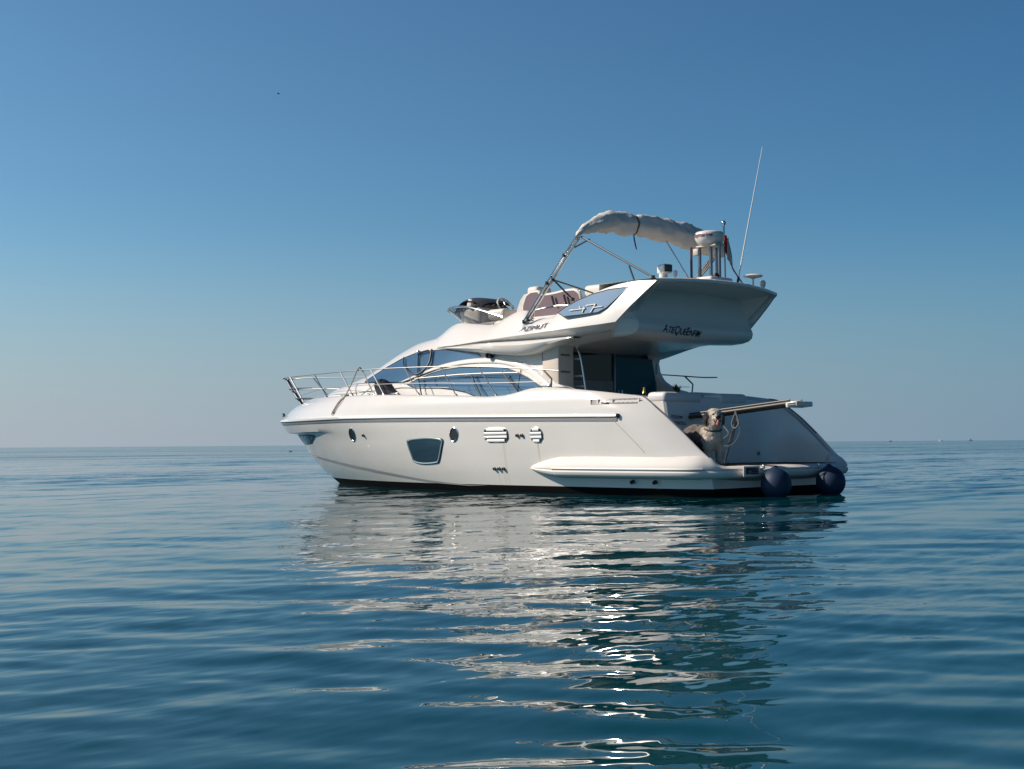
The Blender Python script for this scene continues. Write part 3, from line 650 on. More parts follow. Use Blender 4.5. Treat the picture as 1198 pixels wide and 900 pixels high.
# ------------------------------------------------------------------ flybridge mouldings
def bulge(A, B_, k, amt):
    return [tuple(lerp(np.array(a), np.array(c), k)+np.array((0, amt, 0))) for a, c in zip(A, B_)]
def dens(L, k=5): return [tuple(p) for p in span(L, k)]
FT_, F1_, F2_ = dens(FT), dens(F1), dens(F2)
def flyside():
    b = MB()
    inn = [(x, max(y-.10, .2), z-.005) for x, y, z in FT_]; inn2 = [(x, max(y-.14, .2), max(2.88, 3.514-(x-1.455)*.828+.02)) for x, y, z in FT_]; topr = [(x, y-.03, z+.012) for x, y, z in FT_]; topi = [(x, y-.075, z+.012) for x, y, z in FT_]
    m1, m2, m3 = bulge(FT_, F1_, .3, .02), bulge(FT_, F1_, .62, .022), bulge(FT_, F1_, .92, .008)
    b.grid([inn2, inn, topi, topr, FT_, m1, m2, m3, F1_, bulge(F1_, F2_, .12, .006), bulge(F1_, F2_, .6, -.02), F2_, [(x, y-.2, z-.02) for x, y, z in F2_]])
    b.mirror(); return b.build('flybridge_coaming', GEL, yacht, sharp=42)
coam = flyside()
def eyebrow():
    A, B_, C_ = dens(E2), dens(E3), dens(E4); b = MB()
    m1 = bulge(A, B_, .5, .035); m2 = bulge(B_, C_, .5, .03)
    b.grid([[(x, y-.25, z) for x, y, z in A], A, m1, B_, m2, C_, [(x, y-.05, z-.012) for x, y, z in C_], [(x, y-.34, z+.01) for x, y, z in C_]])
    b.mirror(); return b.build('cabin_roof_edge', GEL, yacht, sharp=40)
eyebrow()
def aft_face():
    b = MB(); ys = [1.70, 1.66, 1.60, 1.585, 1.45, 1.2, .9, .6, .3, 0]; ys = ys+[-y for y in ys[-2::-1]]
    def edge(z): return 1.455+(3.514-z)*(2.222-1.455)/(3.514-2.879)
    rec = [(3.50, None), (3.44, 2.2), (3.36, 2.12), (3.2, 2.06), (3.05, 2.03), (2.96, 2.0), (2.90, 1.95), (2.83, 1.925), (2.75, 1.95), (2.70, 2.02), (2.665, 2.16), (2.65, 2.4)]
    rows = []
    for zi, (z, xr) in enumerate(rec):
        row = []
        for y in ys:
            c = 1-(y/1.7)**2; lip = 1.455-.26*c; zt = z+(.05*c if z > 3.4 else -.045*c*(3.4-z)/.7)
            yo = y
            if abs(y) > 1.62:
                yo = math.copysign(lerp(1.70, 1.85, (3.514-z)/.635 if z > 2.879 else 1)-(1.70-abs(y)) - (max(0, 2.879-z)*.7), y)
                x = edge(max(z, 2.85))+max(0, 2.85-z)*1.0
                if xr is None: x = lip
            else: x = lip if xr is None else xr-.02*c
            row.append((x, yo, zt))
        rows.append(row)
    lip0 = [(p[0], p[1], p[2]+.045) for p in rows[0]]; lip00 = [(p[0]+.03, p[1]*.985, p[2]+.062) for p in rows[0]]; deckr = [(2.75, p[1]*.97, 3.56+(.02*(1-(p[1]/1.7)**2))) for p in rows[0]]
    dfl = [(2.8, p[1]*.97, 2.88) for p in rows[0]]
    b.grid([dfl, deckr, lip00, lip0]+rows)
    return b.build('flybridge_aft_end', GEL, yacht, sharp=38), rows
aftend, AFR = aft_face()
# underside of the overhang + fly sole
def soffit():
    b = MB(); rows = []
    for x, z, y in ((2.2, 2.67, 1.7), (2.4, 2.69, 1.66), (2.8, 2.665, 1.6), (3.2, 2.64, 1.6), (3.6, 2.60, 1.58), (4.0, 2.55, 1.55), (4.3, 2.54, 1.5)):
        rows.append([(x, y*t, z-.03*(1-t*t)+(.07 if abs(t) > .99 else 0)) for t in np.linspace(-1, 1, 17)])
    b.grid(rows); return b.build('cockpit_ceiling', GEL, yacht)
soffit()
b = MB(); b.box((4.1, 0, 2.85), (2.7, 2.9, .06)); b.build('flybridge_sole', TEAK, yacht)

# deep side glass in the coaming with the chromed emblem
def coam_y(x, z):
    T0 = np.array(FT_); T1 = np.array(F1_)
    zt = np.interp(-x, -T0[:, 0], T0[:, 2]); yt = np.interp(-x, -T0[:, 0], T0[:, 1]); zb = np.interp(-x, -T1[:, 0], T1[:, 2]); yb = np.interp(-x, -T1[:, 0], T1[:, 1])
    k = np.clip((zt-z)/(zt-zb), 0, 1); return float(lerp(yt, yb, k)+np.interp(k, [0, .3, .62, .92, 1], [0, .02, .022, .008, 0]))
def fly_glass(side):
    P = np.array([(a, c) for a, _, c in WIN47]); nb = 7
    topx, topz = P[:7, 0], P[:7, 1]; bot = np.vstack([P[0], P[12], P[11], P[10], P[9], P[8], P[7], P[6]])
    b = MB(); rows = []; cx, cz = 2.75, 3.24; y0 = coam_y(cx, cz)+.050
    global glass_y
    glass_y = lambda x, z: y0-.296*(z-cz)+.024*(x-cx)-.5*((x-cx)**2+(z-cz)**2)/22
    for x in np.linspace(P[0, 0]-.001, P[6, 0]+.001, 50):
        zt = np.interp(-x, -topx, topz); zb = np.interp(-x, -bot[:, 0], bot[:, 1]); zs_ = np.linspace(zb, max(zt, zb+.001), 9)
        rows.append([(x, side*(min(coam_y(x, zs_[0])-.02, 9)), zs_[0]-.02)]+[(x, side*glass_y(x, z), z) for z in zs_]+[(x, side*(coam_y(x, zs_[-1])-.02), zs_[-1]+.02)])
    b.grid(rows); o = b.build('flybridge_side_glass', PALEGL, yacht, sharp=25); rows = [r[1:-1] for r in rows]
    b = MB(); b.tube([r[-1] for r in rows]+[r[0] for r in rows[::-1]]+[rows[0][-1]], .008, 6); b.build('seal', BLACK, o)
    b = MB()
    def bar(x0, z0, x1, z1, h): b.grid([[(lerp(x0, x1, t), side*(glass_y(lerp(x0, x1, t), lerp(z0, z1, t)+dz)+o_), lerp(z0, z1, t)+dz) for dz, o_ in ((h, .008), (h, .022), (-h, .022), (-h, .008))] for t in np.linspace(0, 1, 5)])
    # figure 4 and figure 7, with the long bar through both
    def v(x0, z0, x1, z1, wd=.010): b.grid([[(lerp(x0, x1, t)+dx, side*(glass_y(lerp(x0, x1, t), lerp(z0, z1, t))+o_), lerp(z0, z1, t)) for dx, o_ in ((wd, .008), (wd, .022), (-wd, .022), (-wd, .008))] for t in np.linspace(0, 1, 4)])
    bar(3.27, 3.145, 2.90, 3.152, .008); v(3.05, 3.205, 3.01, 3.15); v(2.93, 3.185, 2.955, 3.09)
    bar(2.90, 3.205, 2.68, 3.212, .009); v(2.69, 3.21, 2.765, 3.075); bar(2.72, 3.155, 2.52, 3.160, .008)
    b.build('emblem', mat('satin_emblem', (.50, .50, .50), .5), o, sharp=80)
fly_glass(1); fly_glass(-1)
# maker's lettering on the coaming: drawn strokes
def strokes(name, ST, place, wd, m, parent):
    b = MB()
    for s_ in ST:
        for (x0, y0), (x1, y1) in zip(s_[:-1], s_[1:]):
            d = np.array([x1-x0, y1-y0]); L = np.hypot(*d); d = d/L; n = np.array([-d[1], d[0]])*wd; e = d*wd*.6
            q = [np.array([x0, y0])-e+n, np.array([x1, y1])+e+n, np.array([x1, y1])+e-n, np.array([x0, y0])-e-n]
            b.add([place(*p, .0) for p in q]+[place(*p, .006) for p in q], [(4, 5, 6, 7), (0, 1, 5, 4), (1, 2, 6, 5), (2, 3, 7, 6), (3, 0, 4, 7)])
    return b.build(name, m, parent, smooth=False)
AZ_ST = [[(0, 0), (.55, 1), (.62, 1), (.8, .35)], [(1.05, 1), (1.75, 1), (1.05, 0), (1.8, 0)], [(2.05, 0), (2.05, 1)], [(2.35, 0), (2.42, 1), (2.75, .35), (3.1, 1), (3.17, 0)], [(3.45, 1), (3.45, .15), (3.6, 0), (4.0, 0), (4.15, .15), (4.15, 1)], [(4.35, 1), (5.2, 1)], [(4.78, 1), (4.78, 0)]]
for side in (1, -1):
    def pl(u, v, o, side=side):
        t = u/5.2; t = t if side > 0 else 1-t
        x = lerp(AZ[0][0], AZ[1][0], t)+.008*v*(-1 if side > 0 else 1); z = lerp(AZ[0][2], AZ[1][2], t)-.03+v*.075
        return (x, side*(coam_y(x, z)+.014+o), z)
    strokes('maker_lettering', AZ_ST, pl, .075, LETTERB, coam)
# yacht name across the stern of the flybridge
def face_x(y, z):
    zs = [r[len(r)//2][2] for r in AFR]; j = int(np.argmin([abs(p[1]-y) for p in AFR[5]]))
    zc = [r[j][2] for r in AFR]; xc = [r[j][0] for r in AFR]; return float(np.interp(-z, [-q for q in zc], xc))
OFF = .016
def name_text(body, h, y0, y1, z0, z1, shear, caps, name, parent, xf, m):
    x = 0; V = []; Fc = []
    for ch in body:
        sc = caps if ch.isupper() else 1.0
        v, f = text_mesh(ch.upper(), h*sc/.72, 0, bold=h*.012)
        mn = min(p[0] for p in v); wch = max(p[0] for p in v)-mn; o = len(V)
        V += [(p[0]-mn+x+shear*p[1], p[1]) for p in v]; Fc += [tuple(i+o for i in q) for q in f]; x += wch*(.88 if ch in 'AF' else 1)+h*.11
    W = max(v[0] for v in V); b = MB(); out = []
    for px, pz in V:
        y = lerp(y0, y1, px/W); z = lerp(z0, z1, px/W)+pz; out.append((xf(y, z)-OFF, y, z))
    b.add(out, Fc); return b.build(name, m, parent, smooth=False)
name_text('AteQueEnfim', .115, 1.0, -.06, 2.735, 2.69, .45, 1.28, 'name_lettering', aftend, face_x, LETTER)

# ------------------------------------------------------------------ cockpit
def px(o): return o
# sliding doors
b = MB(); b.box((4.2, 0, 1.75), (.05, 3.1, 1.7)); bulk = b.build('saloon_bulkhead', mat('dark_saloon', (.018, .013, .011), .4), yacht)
DOORB = mat('brown_glass', (.035, .024, .015), .03, ior=1.55); DOORT = mat('teal_reflection_glass', (.002, .075, .11), .05, ior=1.35, spec=.25)  # teal base colour imitates sea and sky reflected in the starboard pane
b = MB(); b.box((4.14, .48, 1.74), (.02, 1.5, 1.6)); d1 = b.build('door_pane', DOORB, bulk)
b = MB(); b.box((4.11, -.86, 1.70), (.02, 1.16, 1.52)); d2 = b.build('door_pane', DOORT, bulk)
for o_, y0 in ((d1, -.28), (d2, -.26)):
    b = MB(); b.box((4.12-.01*(o_ is d2), y0, 1.74), (.04, .045, 1.6), bev=.008); b.build('stile', DSTEEL, o_)
b = MB(); b.tube([(4.05, -.40, 1.5), (4.05, -.40, 1.85)], .018, 8); b.tube([(4.05, -.40, 1.55), (4.11, -.40, 1.55)], .012, 6); b.tube([(4.05, -.40, 1.8), (4.11, -.40, 1.8)], .012, 6); b.build('handle', CHROME, d2)
b = MB(); b.box((4.08, -.33, 1.74), (.03, .07, .22), bev=.006); b.build('lock', DSTEEL, d2)
for y in (1.20, -1.46):
    b = MB(); b.box((4.10, y, 1.74), (.05, .05, 1.6), bev=.01); b.build('door_frame', DSTEEL, bulk)
# pale sheet laid on the port pane, painting in the reflected seat
b = MB(); b.box((4.124, .42, 1.76), (.006, 1.36, .50)); b.build('pane_reflection', mat('pale_reflection', (.16, .17, .165), .4), d1)
# moulded stair box against the port quarter
b = MB(); b.box((3.95, 1.43, 1.75), (.4, .40, 1.7), bev=.03); st = b.build('stair_moulding', BEIGE, yacht)
SLOTM = mat('brown_slot', (.14, .08, .05), .5)
for z in (1.78, 2.12, 2.42):
    b = MB(); b.box((3.742, 1.46, z), (.02, .22, .028), bev=.005); b.build('step_slot', SLOTM, st)
# ladder to the flybridge
b = MB()
L1 = span(LAD, 6); b.tube(L1, .022, 8); L2 = [p+np.array((.28, .05, 0)) for p in L1]; b.tube(L2, .022, 8); lad = b.build('flybridge_ladder', CHROME, yacht)
for i in (13, 18, 22): 
    bb = MB(); bb.box(tuple((L1[i]+L2[i])/2), (.30, .09, .035), bev=.01); bb.build('rung', GEL, lad)
b = MB(); b.tube([(3.6, .62, 1.98), (3.45, .40, 1.62), (3.3, .2, 1.3)], .02, 8); b.build('stair_handrail', DSTEEL, yacht)

# transom with the aft sofa
def xT(z): return 1.62+(z-.5)*.17
def xe(z): return float(np.interp(z, [.5, .58, .72, .99, 1.27, 1.47, 1.56, 1.62, 1.75], [.25, .30, .47, .77, 1.11, 1.39, 1.53, 1.70, 1.9]))
def transom():
    b = MB(); rows = []
    for z in np.linspace(.5, 1.62, 26):
        t = xT(z); d = max(0, t-xe(z)); row = [(t+.45, 1.10, z), (t+.04, 1.10, z), (t, 1.07, z)]
        row += [(t, y, z) for y in np.linspace(.9, -1.2, 12)]
        for y, f in ((-1.34, .01), (-1.46, .05), (-1.55, .13), (-1.62, .26), (-1.67, .45), (-1.70, .65), (-1.73, .85), (-1.75, .97)):
            row.append((t-d*f, y, z))
        rows.append(row)
    b.grid(rows)
    top = rows[-1]; b.grid([top, [(max(x, 1.8)+.0+.03, y, 1.645) for x, y, z in top], [(2.6, y, 1.645) for x, y, z in top], [(2.6, y, .9) for x, y, z in top]])
    return b.build('transom', GEL, yacht, sharp=35)
tr = transom()
for y, ly in ((.60, 1.02), (-.82, .80)):
    b = MB(); b.box((1.99, y, 1.62), (.42, ly, .20), bev=.075, seg=4); b.build('sofa_cushion', mat('white_vinyl', (.62, .61, .60), .45, var=.06), yacht)
b = MB(); b.box((1.66, -1.05, .62), (.02, .16, .025), bev=.004); b.build('transom_slot', BLACK, tr)
for p, r_ in (((1.63, -1.30, .66), .035), ((1.2, -1.685, .68), .04)):
    b = MB(); b.lathe(p, [(0, 0), (r_, 0), (r_, .012), (r_*.6, .02), (0, .02)], (-1, .25 if r_ < .04 else 3, 0), 16); b.build('deck_fitting', DSTEEL, tr)
OFF = .004
txm = lambda y, z: xT(z)
name_text('AteQueEnfim', .05, 1.0, .70, 1.275, 1.265, .2, 1.3, 'name_lettering', tr, txm, LETTER)
name_text('12534202L5', .058, .92, .62, 1.17, 1.16, 0, 1.0, 'registration_number', tr, txm, LETTER)
# dark trim along the starboard and port quarter edges
for sd_ in (1, -1):
    P = [(float(x)+.01, sd_*(float(half_beam(x+.01, z))-.055), float(z)+.02) for x, z in _SH[2:8]]
    b = MB(); b.tube([tuple(p) for p in span(P, 5)], .012, 6); b.build('quarter_trim', mat('slate_trim', (.10, .12, .15), .35), yacht)
# small locker opening on top of the port quarter
def on_cap(x, z): return hull_pt(x, z, .004, 1)
b = MB(); rows = [[hull_pt(x, z, .004, 1) for z in (1.50, 1.585)] for x in np.linspace(2.50, 1.62, 12)]; b.grid(rows); vent = b.build('quarter_vent', mat('grey_recess', (.20, .19, .18), .4), yacht)
for x in (2.50, 2.34, 2.06, 1.62):
    b = MB(); b.box(hull_pt(x, 1.545, .008, 1), (.02, .014, .085)); b.build('vent_divider', GEL, vent)
b = MB(); b.box(hull_pt(2.20, 1.52, .008, 1), (.15, .012, .03), bev=.004); b.build('cleat', DSTEEL, vent)

# gangway folded out over the platform
PA = [Vector(p) for p in PASS]
b = MB(); d = (PA[2]-Vector((1.66, .4, 1.30)))
p0 = Vector((1.70, .40, 1.29)); p1 = PA[2]+Vector((-.02, 0, -.02))
for dy in (-.17, .17): b.tube([p0+Vector((0, dy, 0)), p1+Vector((0, dy, 0))], .035, 10)
b.tube([p0+Vector((0, -.17, .055)), p1+Vector((0, -.17, .05))], .014, 8); b.tube([p0+Vector((0, .17, .055)), p1+Vector((0, .17, .05))], .014, 8)
pas = b.build('gangway', mat('grey_steel', (.07, .068, .066), .5, metal=.6), yacht)
b = MB(); mid = (p0+p1)/2; ang = math.atan2(p1.z-p0.z, p0.x-p1.x); b.box(mid+Vector((0, 0, -.005)), ((p1-p0).length*.97, .30, .03), tilt=ang); b.build('tread', TEAK, pas)
b = MB(); b.box(PA[3]+Vector((.16, 0, -.035)), (.22, .46, .085), bev=.02, tilt=ang); e = b.build('end_cap', GEL, pas)
b = MB()
for dz in (-.02, -.05): b.box(PA[3]+Vector((.15, .232, dz)), (.15, .012, .014), tilt=ang)
b.build('slot', BLACK, e)
b = MB(); b.tube([PA[4], lerp(PA[4], PA[7], .42)], .018, 10); b.tube([lerp(PA[4], PA[7], .42), PA[7]+Vector((0, 0, .02))], .032, 10); b.box(PA[4]+Vector((.0, 0, -.01)), (.10, .12, .04), bev=.01); b.build('hydraulic_strut', DSTEEL, pas)

# guard rails with stanchions and wire
def rail_set(side):
    m_ = lambda p: (p[0], p[1]*side, p[2])
    nose = [(14.20, 0.02, 2.435), (14.17, .10, 2.44)]
    base = [(14.10, .17, 2.442), (13.6, .33, 2.452)]+[p for p in RAIL_T if p[0] < 13.0]+([(3.02, 1.96, 2.09)] if side < 0 else [])
    P = [m_(p) for p in span(nose+base, 8)]
    b = MB(); b.tube(P, .0115, 8); o = b.build('guard_rail', RAILM, yacht)
    for t, f in STAN[1:]:
        bb = MB(); bb.tube([m_(t), m_(lerp(np.array(t), np.array(f), .93))], .0115, 8); bb.tube([m_(lerp(np.array(t), np.array(f), .9)), m_(f)], [.026, .03], 8); bb.build('stanchion', DSTEEL, o)
    e0 = (3.80, 1.965, 2.145); e1 = (3.60, 1.96, 1.98); e2 = (3.62, 1.955, 1.80)
    bb = MB(); bb.tube([m_(e0), m_(e1), m_(e2)], .016, 8); bb.build('stanchion', DSTEEL, o)
    W_ = [m_(p) for p in span([(13.35, .25, 2.0)]+[p for p in MIDR[1:]], 6)]
    bb = MB(); bb.tube(W_, .006, 6); bb.build('guard_wire', RAILM, o)
    for t, f in (((13.6, .33, 2.452), (12.95, .42, 1.86)),):
        bb = MB(); bb.tube([m_(t), m_(f)], .016, 8); bb.build('stanchion', DSTEEL, o)
    return o
rail_set(1); rail_set(-1)
# pulpit: crossbars and anchor fairing at the stem
b = MB(); 
for z, x in ((2.18, 13.98), (1.95, 13.72)):
    b.tube([tuple(p) for p in span([(12.4, .60, z-.03), (13.3, .34, z), (x-.06, .12, z), (x, 0, z), (x-.06, -.12, z), (13.3, -.34, z), (12.4, -.60, z-.03)], 6)], .013, 8)
b.tube([(14.2, .02, 2.43), (13.98, .02, 2.18), (13.72, .02, 1.95), (13.58, .02, 1.80)], .022, 8); b.tube([(14.2, -.03, 2.43), (13.58, -.03, 1.80)], .018, 8)
b.build('bow_pulpit', DSTEEL, yacht)
b = MB(); b.lathe((14.28, .03, 1.56), [(0, 0), (.04, 0), (.04, .05), (.02, .07), (0, .07)], (0.6, 0, 1), 12); b.build('bow_fitting', CHROME, yacht)
# deck hardware along the side deck
for x in (9.95, 8.75, 7.9):
    z = float(sheer(x)); y = float(half_beam(x, z))-.13
    b = MB(); b.box((x, y, z+.06), (.22, .03, .02), bev=.008); b.tube([(x-.05, y, z), (x-.05, y, z+.06)], .012, 6); b.tube([(x+.05, y, z), (x+.05, y, z+.06)], .012, 6); b.build('mooring_cleat', CHROME, yacht)
# inner handrail along the cabin side
b = MB(); hr = [cab_pt(x, z, .09, 1) for x, z in ((7.55, 2.12), (7.0, 2.135), (6.3, 2.15), (5.6, 2.145), (4.7, 2.12))]; b.tube(hr, .013, 8); hro = b.build('cabin_handrail', RAILM, yacht)
for x0, x1 in ((7.45, 7.25), (5.95, 5.6), (5.1, 4.6)):
    b = MB(); b.tube([cab_pt(x0, 2.14, .09, 1), cab_pt(x1, 1.75, .10, 1)], .014, 8); b.build('stanchion', BLACK, hro)

# ------------------------------------------------------------------ flybridge fittings
# smoked wind deflector with chromed top rail
def deflector():
    def plan(xn, B, z, aft, n=40):
        xm = xn-3.0; P = []
        for t in np.sin(np.linspace(0, math.pi/2, n)): P.append((xm+3.0*t, B*math.sqrt(max(1-t**2.4, 0)), z))
        P = [p for p in P if p[0] > xm+.02]; return P
    lo = plan(7.98, 1.40, 3.19, 5.3); hi = plan(8.33, 1.62, 3.49, 5.2)
    lo = span([(5.55, 1.47, 3.09), (6.1, 1.33, 3.13), (6.6, 1.10, 3.185), (7.0, .82, 3.205), (7.3, .45, 3.21), (7.42, 0, 3.21)], 8)
    hi = span([(5.25, 1.53, 3.19), (5.75, 1.50, 3.33), (6.4, 1.40, 3.475), (7.0, 1.18, 3.525), (7.5, .86, 3.535), (7.85, .48, 3.54), (7.95, 0, 3.54)], 8)
    n = 60; L = spline(lo, n); H = spline(hi, n)
    Lf = [tuple(p) for p in L]+[(x, -y, z) for x, y, z in L[-2::-1]]; Hf = [tuple(p) for p in H]+[(x, -y, z) for x, y, z in H[-2::-1]]
    b = MB(); b.grid([Lf, Hf]); o = b.build('wind_deflector', SMOKE, yacht)
    b = MB(); b.tube(Hf, .018, 8); b.build('top_rail', CHROME, o)
    for i in (40, 78):
        b = MB(); b.tube([Lf[i], Hf[i]], .022, 6); b.build('support_post', GEL, o)
    b = MB(); b.tube(Lf, .014, 6); b.build('seal', DSTEEL, o)
deflector()
# helm console, hooded dash, gauges and wheel
b = MB(); b.box((6.72, .48, 3.30), (.52, .95, .46), bev=.10, seg=3); hc = b.build('helm_console', GEL, yacht)
b = MB(); prof = spline([(7.12, 0, 3.50), (7.02, 0, 3.63), (6.86, 0, 3.725), (6.65, 0, 3.715), (6.42, 0, 3.655), (6.33, 0, 3.60)], 16)
rows = [[(p[0], y, p[2]-(.10*(abs(y-.55)/.5)**3)) for p in prof] for y in np.linspace(.06, 1.04, 14)]; b.grid(rows); rows2 = [[(p[0]-.01, y, max(p[2]-.03-(.10*(abs(y-.55)/.5)**3), 3.45)) for p in prof] for y in np.linspace(.08, 1.02, 14)]; b.grid(rows2)
b.build('dash_hood', mat('dark_hood', (.05, .048, .055), .35), hc)
b = MB(); b.box((6.72, .55, 3.58), (.12, .92, .18), bev=.02, tilt=-.35); dash = b.build('dashboard', CREAM, hc)
for y in (.92, .78, .64, .50, .36, .22):
    b = MB(); b.lathe((6.66, y, 3.62), [(0, 0), (.045, 0), (.045, .012), (0, .012)], (-1, .35, .35), 14); b.build('gauge', BLACK, dash)
b = MB(); c = Vector((6.28, .45, 3.53)); ax = Vector((-.85, 0, .52)).normalized(); a = Vector((0, 1, 0)); bb_ = ax.cross(a)
b.tube([c+(a*math.cos(q)+bb_*math.sin(q))*.19 for q in np.linspace(0, 2*math.pi, 33)], .019, 8, cap=False); sw = b.build('steering_wheel', CREAM, hc)
b = MB()
for q in (0.3, 2.4, 4.5): b.tube([c, c+(a*math.cos(q)+bb_*math.sin(q))*.19], .013, 6)
b.tube([c, c-ax*.2], .03, 8); b.build('spokes', DSTEEL, sw)
b = MB(); b.box((6.88, .60, 3.47), (.34, .6, .24), bev=.07, seg=3); b.build('console_locker', GEL, hc)
b = MB(); b.box((6.0, .3, 3.33), (.45, 1.4, .2), bev=.06, seg=3); b.build('helm_seat', CREAM, yacht)
# lounge backrest: mauve panel with cream edging
P = [Vector(p) for p in SEATP]; b = MB(); b.prism(P, (0, -.10, 0)); lb = b.build('lounge_backrest', MAUVE, yacht, smooth=False)
b = MB(); b.tube([tuple(Vector(p)+Vector((0, -.05, 0))) for p in span(SEATP, 5)], .045, 10); b.build('edging', CREAM, lb)
b = MB(); q = [(5.62, .85, 3.10), (5.56, .85, 3.38), (5.47, .85, 3.56), (5.37, .85, 3.66), (5.22, .85, 3.68), (5.2, .85, 3.1)]; b.prism([Vector(p) for p in q], (0, -.5, 0)); b.build('seat_back', CREAM, lb, sharp=50)
b = MB(); b.box((5.46, .34, 3.74), (.30, .42, .22), bev=.07, seg=3); b.build('headrest', CREAM, lb)
for x in (4.5, 4.2):
    b = MB(); b.tube([(x, 1.0, 3.55), (x-.06, 1.0, 3.38)], .02, 6); b.build('strap', BLACK, lb)
b = MB(); b.tube([tuple(p) for p in span(HRAIL, 6)], .017, 8); b.tube([HRAIL[0], (4.36, 1.62, 3.08)], .014, 6); b.build('coaming_handrail', CHROME, yacht)
b = MB(); b.box((3.5, .35, 3.55), (.72, 1.0, .30), bev=.07, seg=3); b.build('sunpad_cushion', CREAM, yacht)
# bimini: hoops, braces and the bundled canvas
b = MB()
b.tube(HOOPP, .024, 8); bim = b.build('bimini_frame', CHROME, yacht)
for P in (HOOPP2, ):
    b = MB(); b.tube(P, .022, 8); b.build('hoop', CHROME, bim)
b = MB(); b.tube([lerp(np.array(p), np.array(q), .5)+np.array((.02, 0, .02)) for p, q in zip(HOOPP, HOOPP2)][2:], .018, 8)
b.build('hoop', CHROME, bim)
for k in range(3):
    b = MB(); b.tube([np.array(p)+np.array((.08*k, 0, -.022*k)) for p in LEGS], .022, 8); b.build('hoop', CHROME, bim)
for P, r_, m_ in ((BR1, .018, DSTEEL), (BR2, .015, DSTEEL), (BR3, .016, DSTEEL), (BR4, .014, mat('tan_strap', (.35, .22, .14), .6)), (BR5, .015, DSTEEL), (BR6, .013, CHROME), (BR7, .014, DSTEEL)):
    b = MB(); b.tube(P, r_, 8); b.build('brace', m_, bim)
for p in (HOOPP[1], HOOPP2[1], HOOPP[2], BR1[1], BR3[1], HOOPP[0], HOOPP2[0]):
    b = MB(); b.lathe(Vector(p)-Vector((0, 0, .03)), [(0, 0), (.034, 0), (.034, .06), (0, .06)], (0, 0, 1), 10); b.build('joint', BLACK, bim)
def canvas_roll():
    A = spline(CANV, 90); T_ = spline(CANVT, 90); rng = random.Random(3); rows = []
    for i in range(90):
        c = A[i]; up_ = T_[i]-c; r_ = np.linalg.norm(up_); up_ /= r_
        d = A[min(i+1, 89)]-A[max(i-1, 0)]; d /= np.linalg.norm(d); sd2 = np.cross(d, up_); sd2 /= np.linalg.norm(sd2)
        u = i/89; pinch = 1-.22*math.exp(-((u-.36)/.022)**2)-.30*math.exp(-((u-.0)/.02)**2)-.12*math.exp(-((u-.63)/.02)**2)-.1*math.exp(-((u-.85)/.03)**2)
        row = []
        for k in range(28):
            an = 2*math.pi*k/28; ca, sa = math.cos(an), math.sin(an)
            q = Vector((u*26, ca*1.3, sa*1.3)); w_ = mnoise.noise(q)*.11+mnoise.noise(q*2.3)*.07+.06*mnoise.noise(Vector((u*9, an, 4)))+max(0, .32-u)*1.1*(abs(mnoise.noise(Vector((u*34, ca*2.2, sa*2.2))))-.25)
            crease = -.10*abs(math.sin(an*2.5+u*9+mnoise.noise(Vector((u*14, 0, 0)))*2))
            rr_ = r_*pinch*(1.0+w_+crease)*(1.0 if sa > 0 else 1.12)
            row.append(c+(sd2*ca*.95+up_*sa)*rr_)
        rows.append(row)
    b = MB(); b.grid(rows, close=True)
    for rw in (rows[0], rows[-1]): 
        o = len(b.v); b.v += [tuple(p) for p in rw]; b.f.append(tuple(range(o, o+28))); b.m.append(0)
    o = b.build('bimini_canvas', CANVAS, bim, sharp=70)
    i = 32; b = MB(); b.tube([tuple(lerp(np.array(rows[i][k]), A[i], -.03)) for k in range(29-1)]+[tuple(rows[i][0])], .018, 6); b.tube([tuple(rows[i][21]), tuple(np.array(rows[i][21])+np.array((-.03, .02, -.12))), tuple(np.array(rows[i][21])+np.array((-.06, .0, -.30)))], .013, 6); b.build('tie_strap', mat('brown_strap', (.10, .075, .055), .7), o)
canvas_roll()
# radar mast
b = MB(); b.box((1.72, 0, 3.64), (.66, .62, .12), bev=.04, seg=3); rm = b.build('radar_mast', GEL, yacht)
for x, y in ((1.84, .05), (1.62, .02), (1.44, .02), (1.66, -.2)):
    b = MB(); b.tube([(x, y, 3.66), (x, y, 4.26)], .030, 10); b.build('post', DSTEEL, rm)
b = MB(); b.box((1.64, 0, 4.25), (.42, .28, .03), bev=.01); b.box((1.9, .05, 4.17), (.12, .1, .12), bev=.02); b.build('mounting_plate', BEIGE, rm)
b = MB(); b.lathe((1.66, 0, 4.262), [(.0, 0), (.14, .0), (.20, .03), (.24, .09), (.254, .13), (.256, .14), (.252, .146), (.256, .152), (.252, .21), (.23, .235), (.16, .250), (0, .26)], n=40); rd = b.build('radar_dome', GEL, rm)
v, f = text_mesh('Raymarine', .095, .12, bold=.002); wt = max(p[0] for p in v); b = MB(); b2 = MB()
a0 = math.atan2(.70, -.713)-1.52; cyl = [(1.66+.2585*math.cos(a0+p[0]/.256), .2585*math.sin(a0+p[0]/.256), 4.262+.165+(p[1]-.03)) for p in v]
b.add(cyl, f); b.build('radar_lettering', mat('plum_lettering', (.12, .015, .06), .4), rd, smooth=False)
b = MB(); b.tube([(1.985, .1, 3.62), (1.985, .1, 4.26)], .022, 8); b.build('whip_base', mat('bronze_tube', (.10, .05, .035), .4), rm)
b = MB(); b.lathe((1.46, .10, 3.68), [(0, 0), (.045, 0), (.05, .05), (.03, .085), (0, .09)]); b.build('horn_speaker', BLACK, rm)
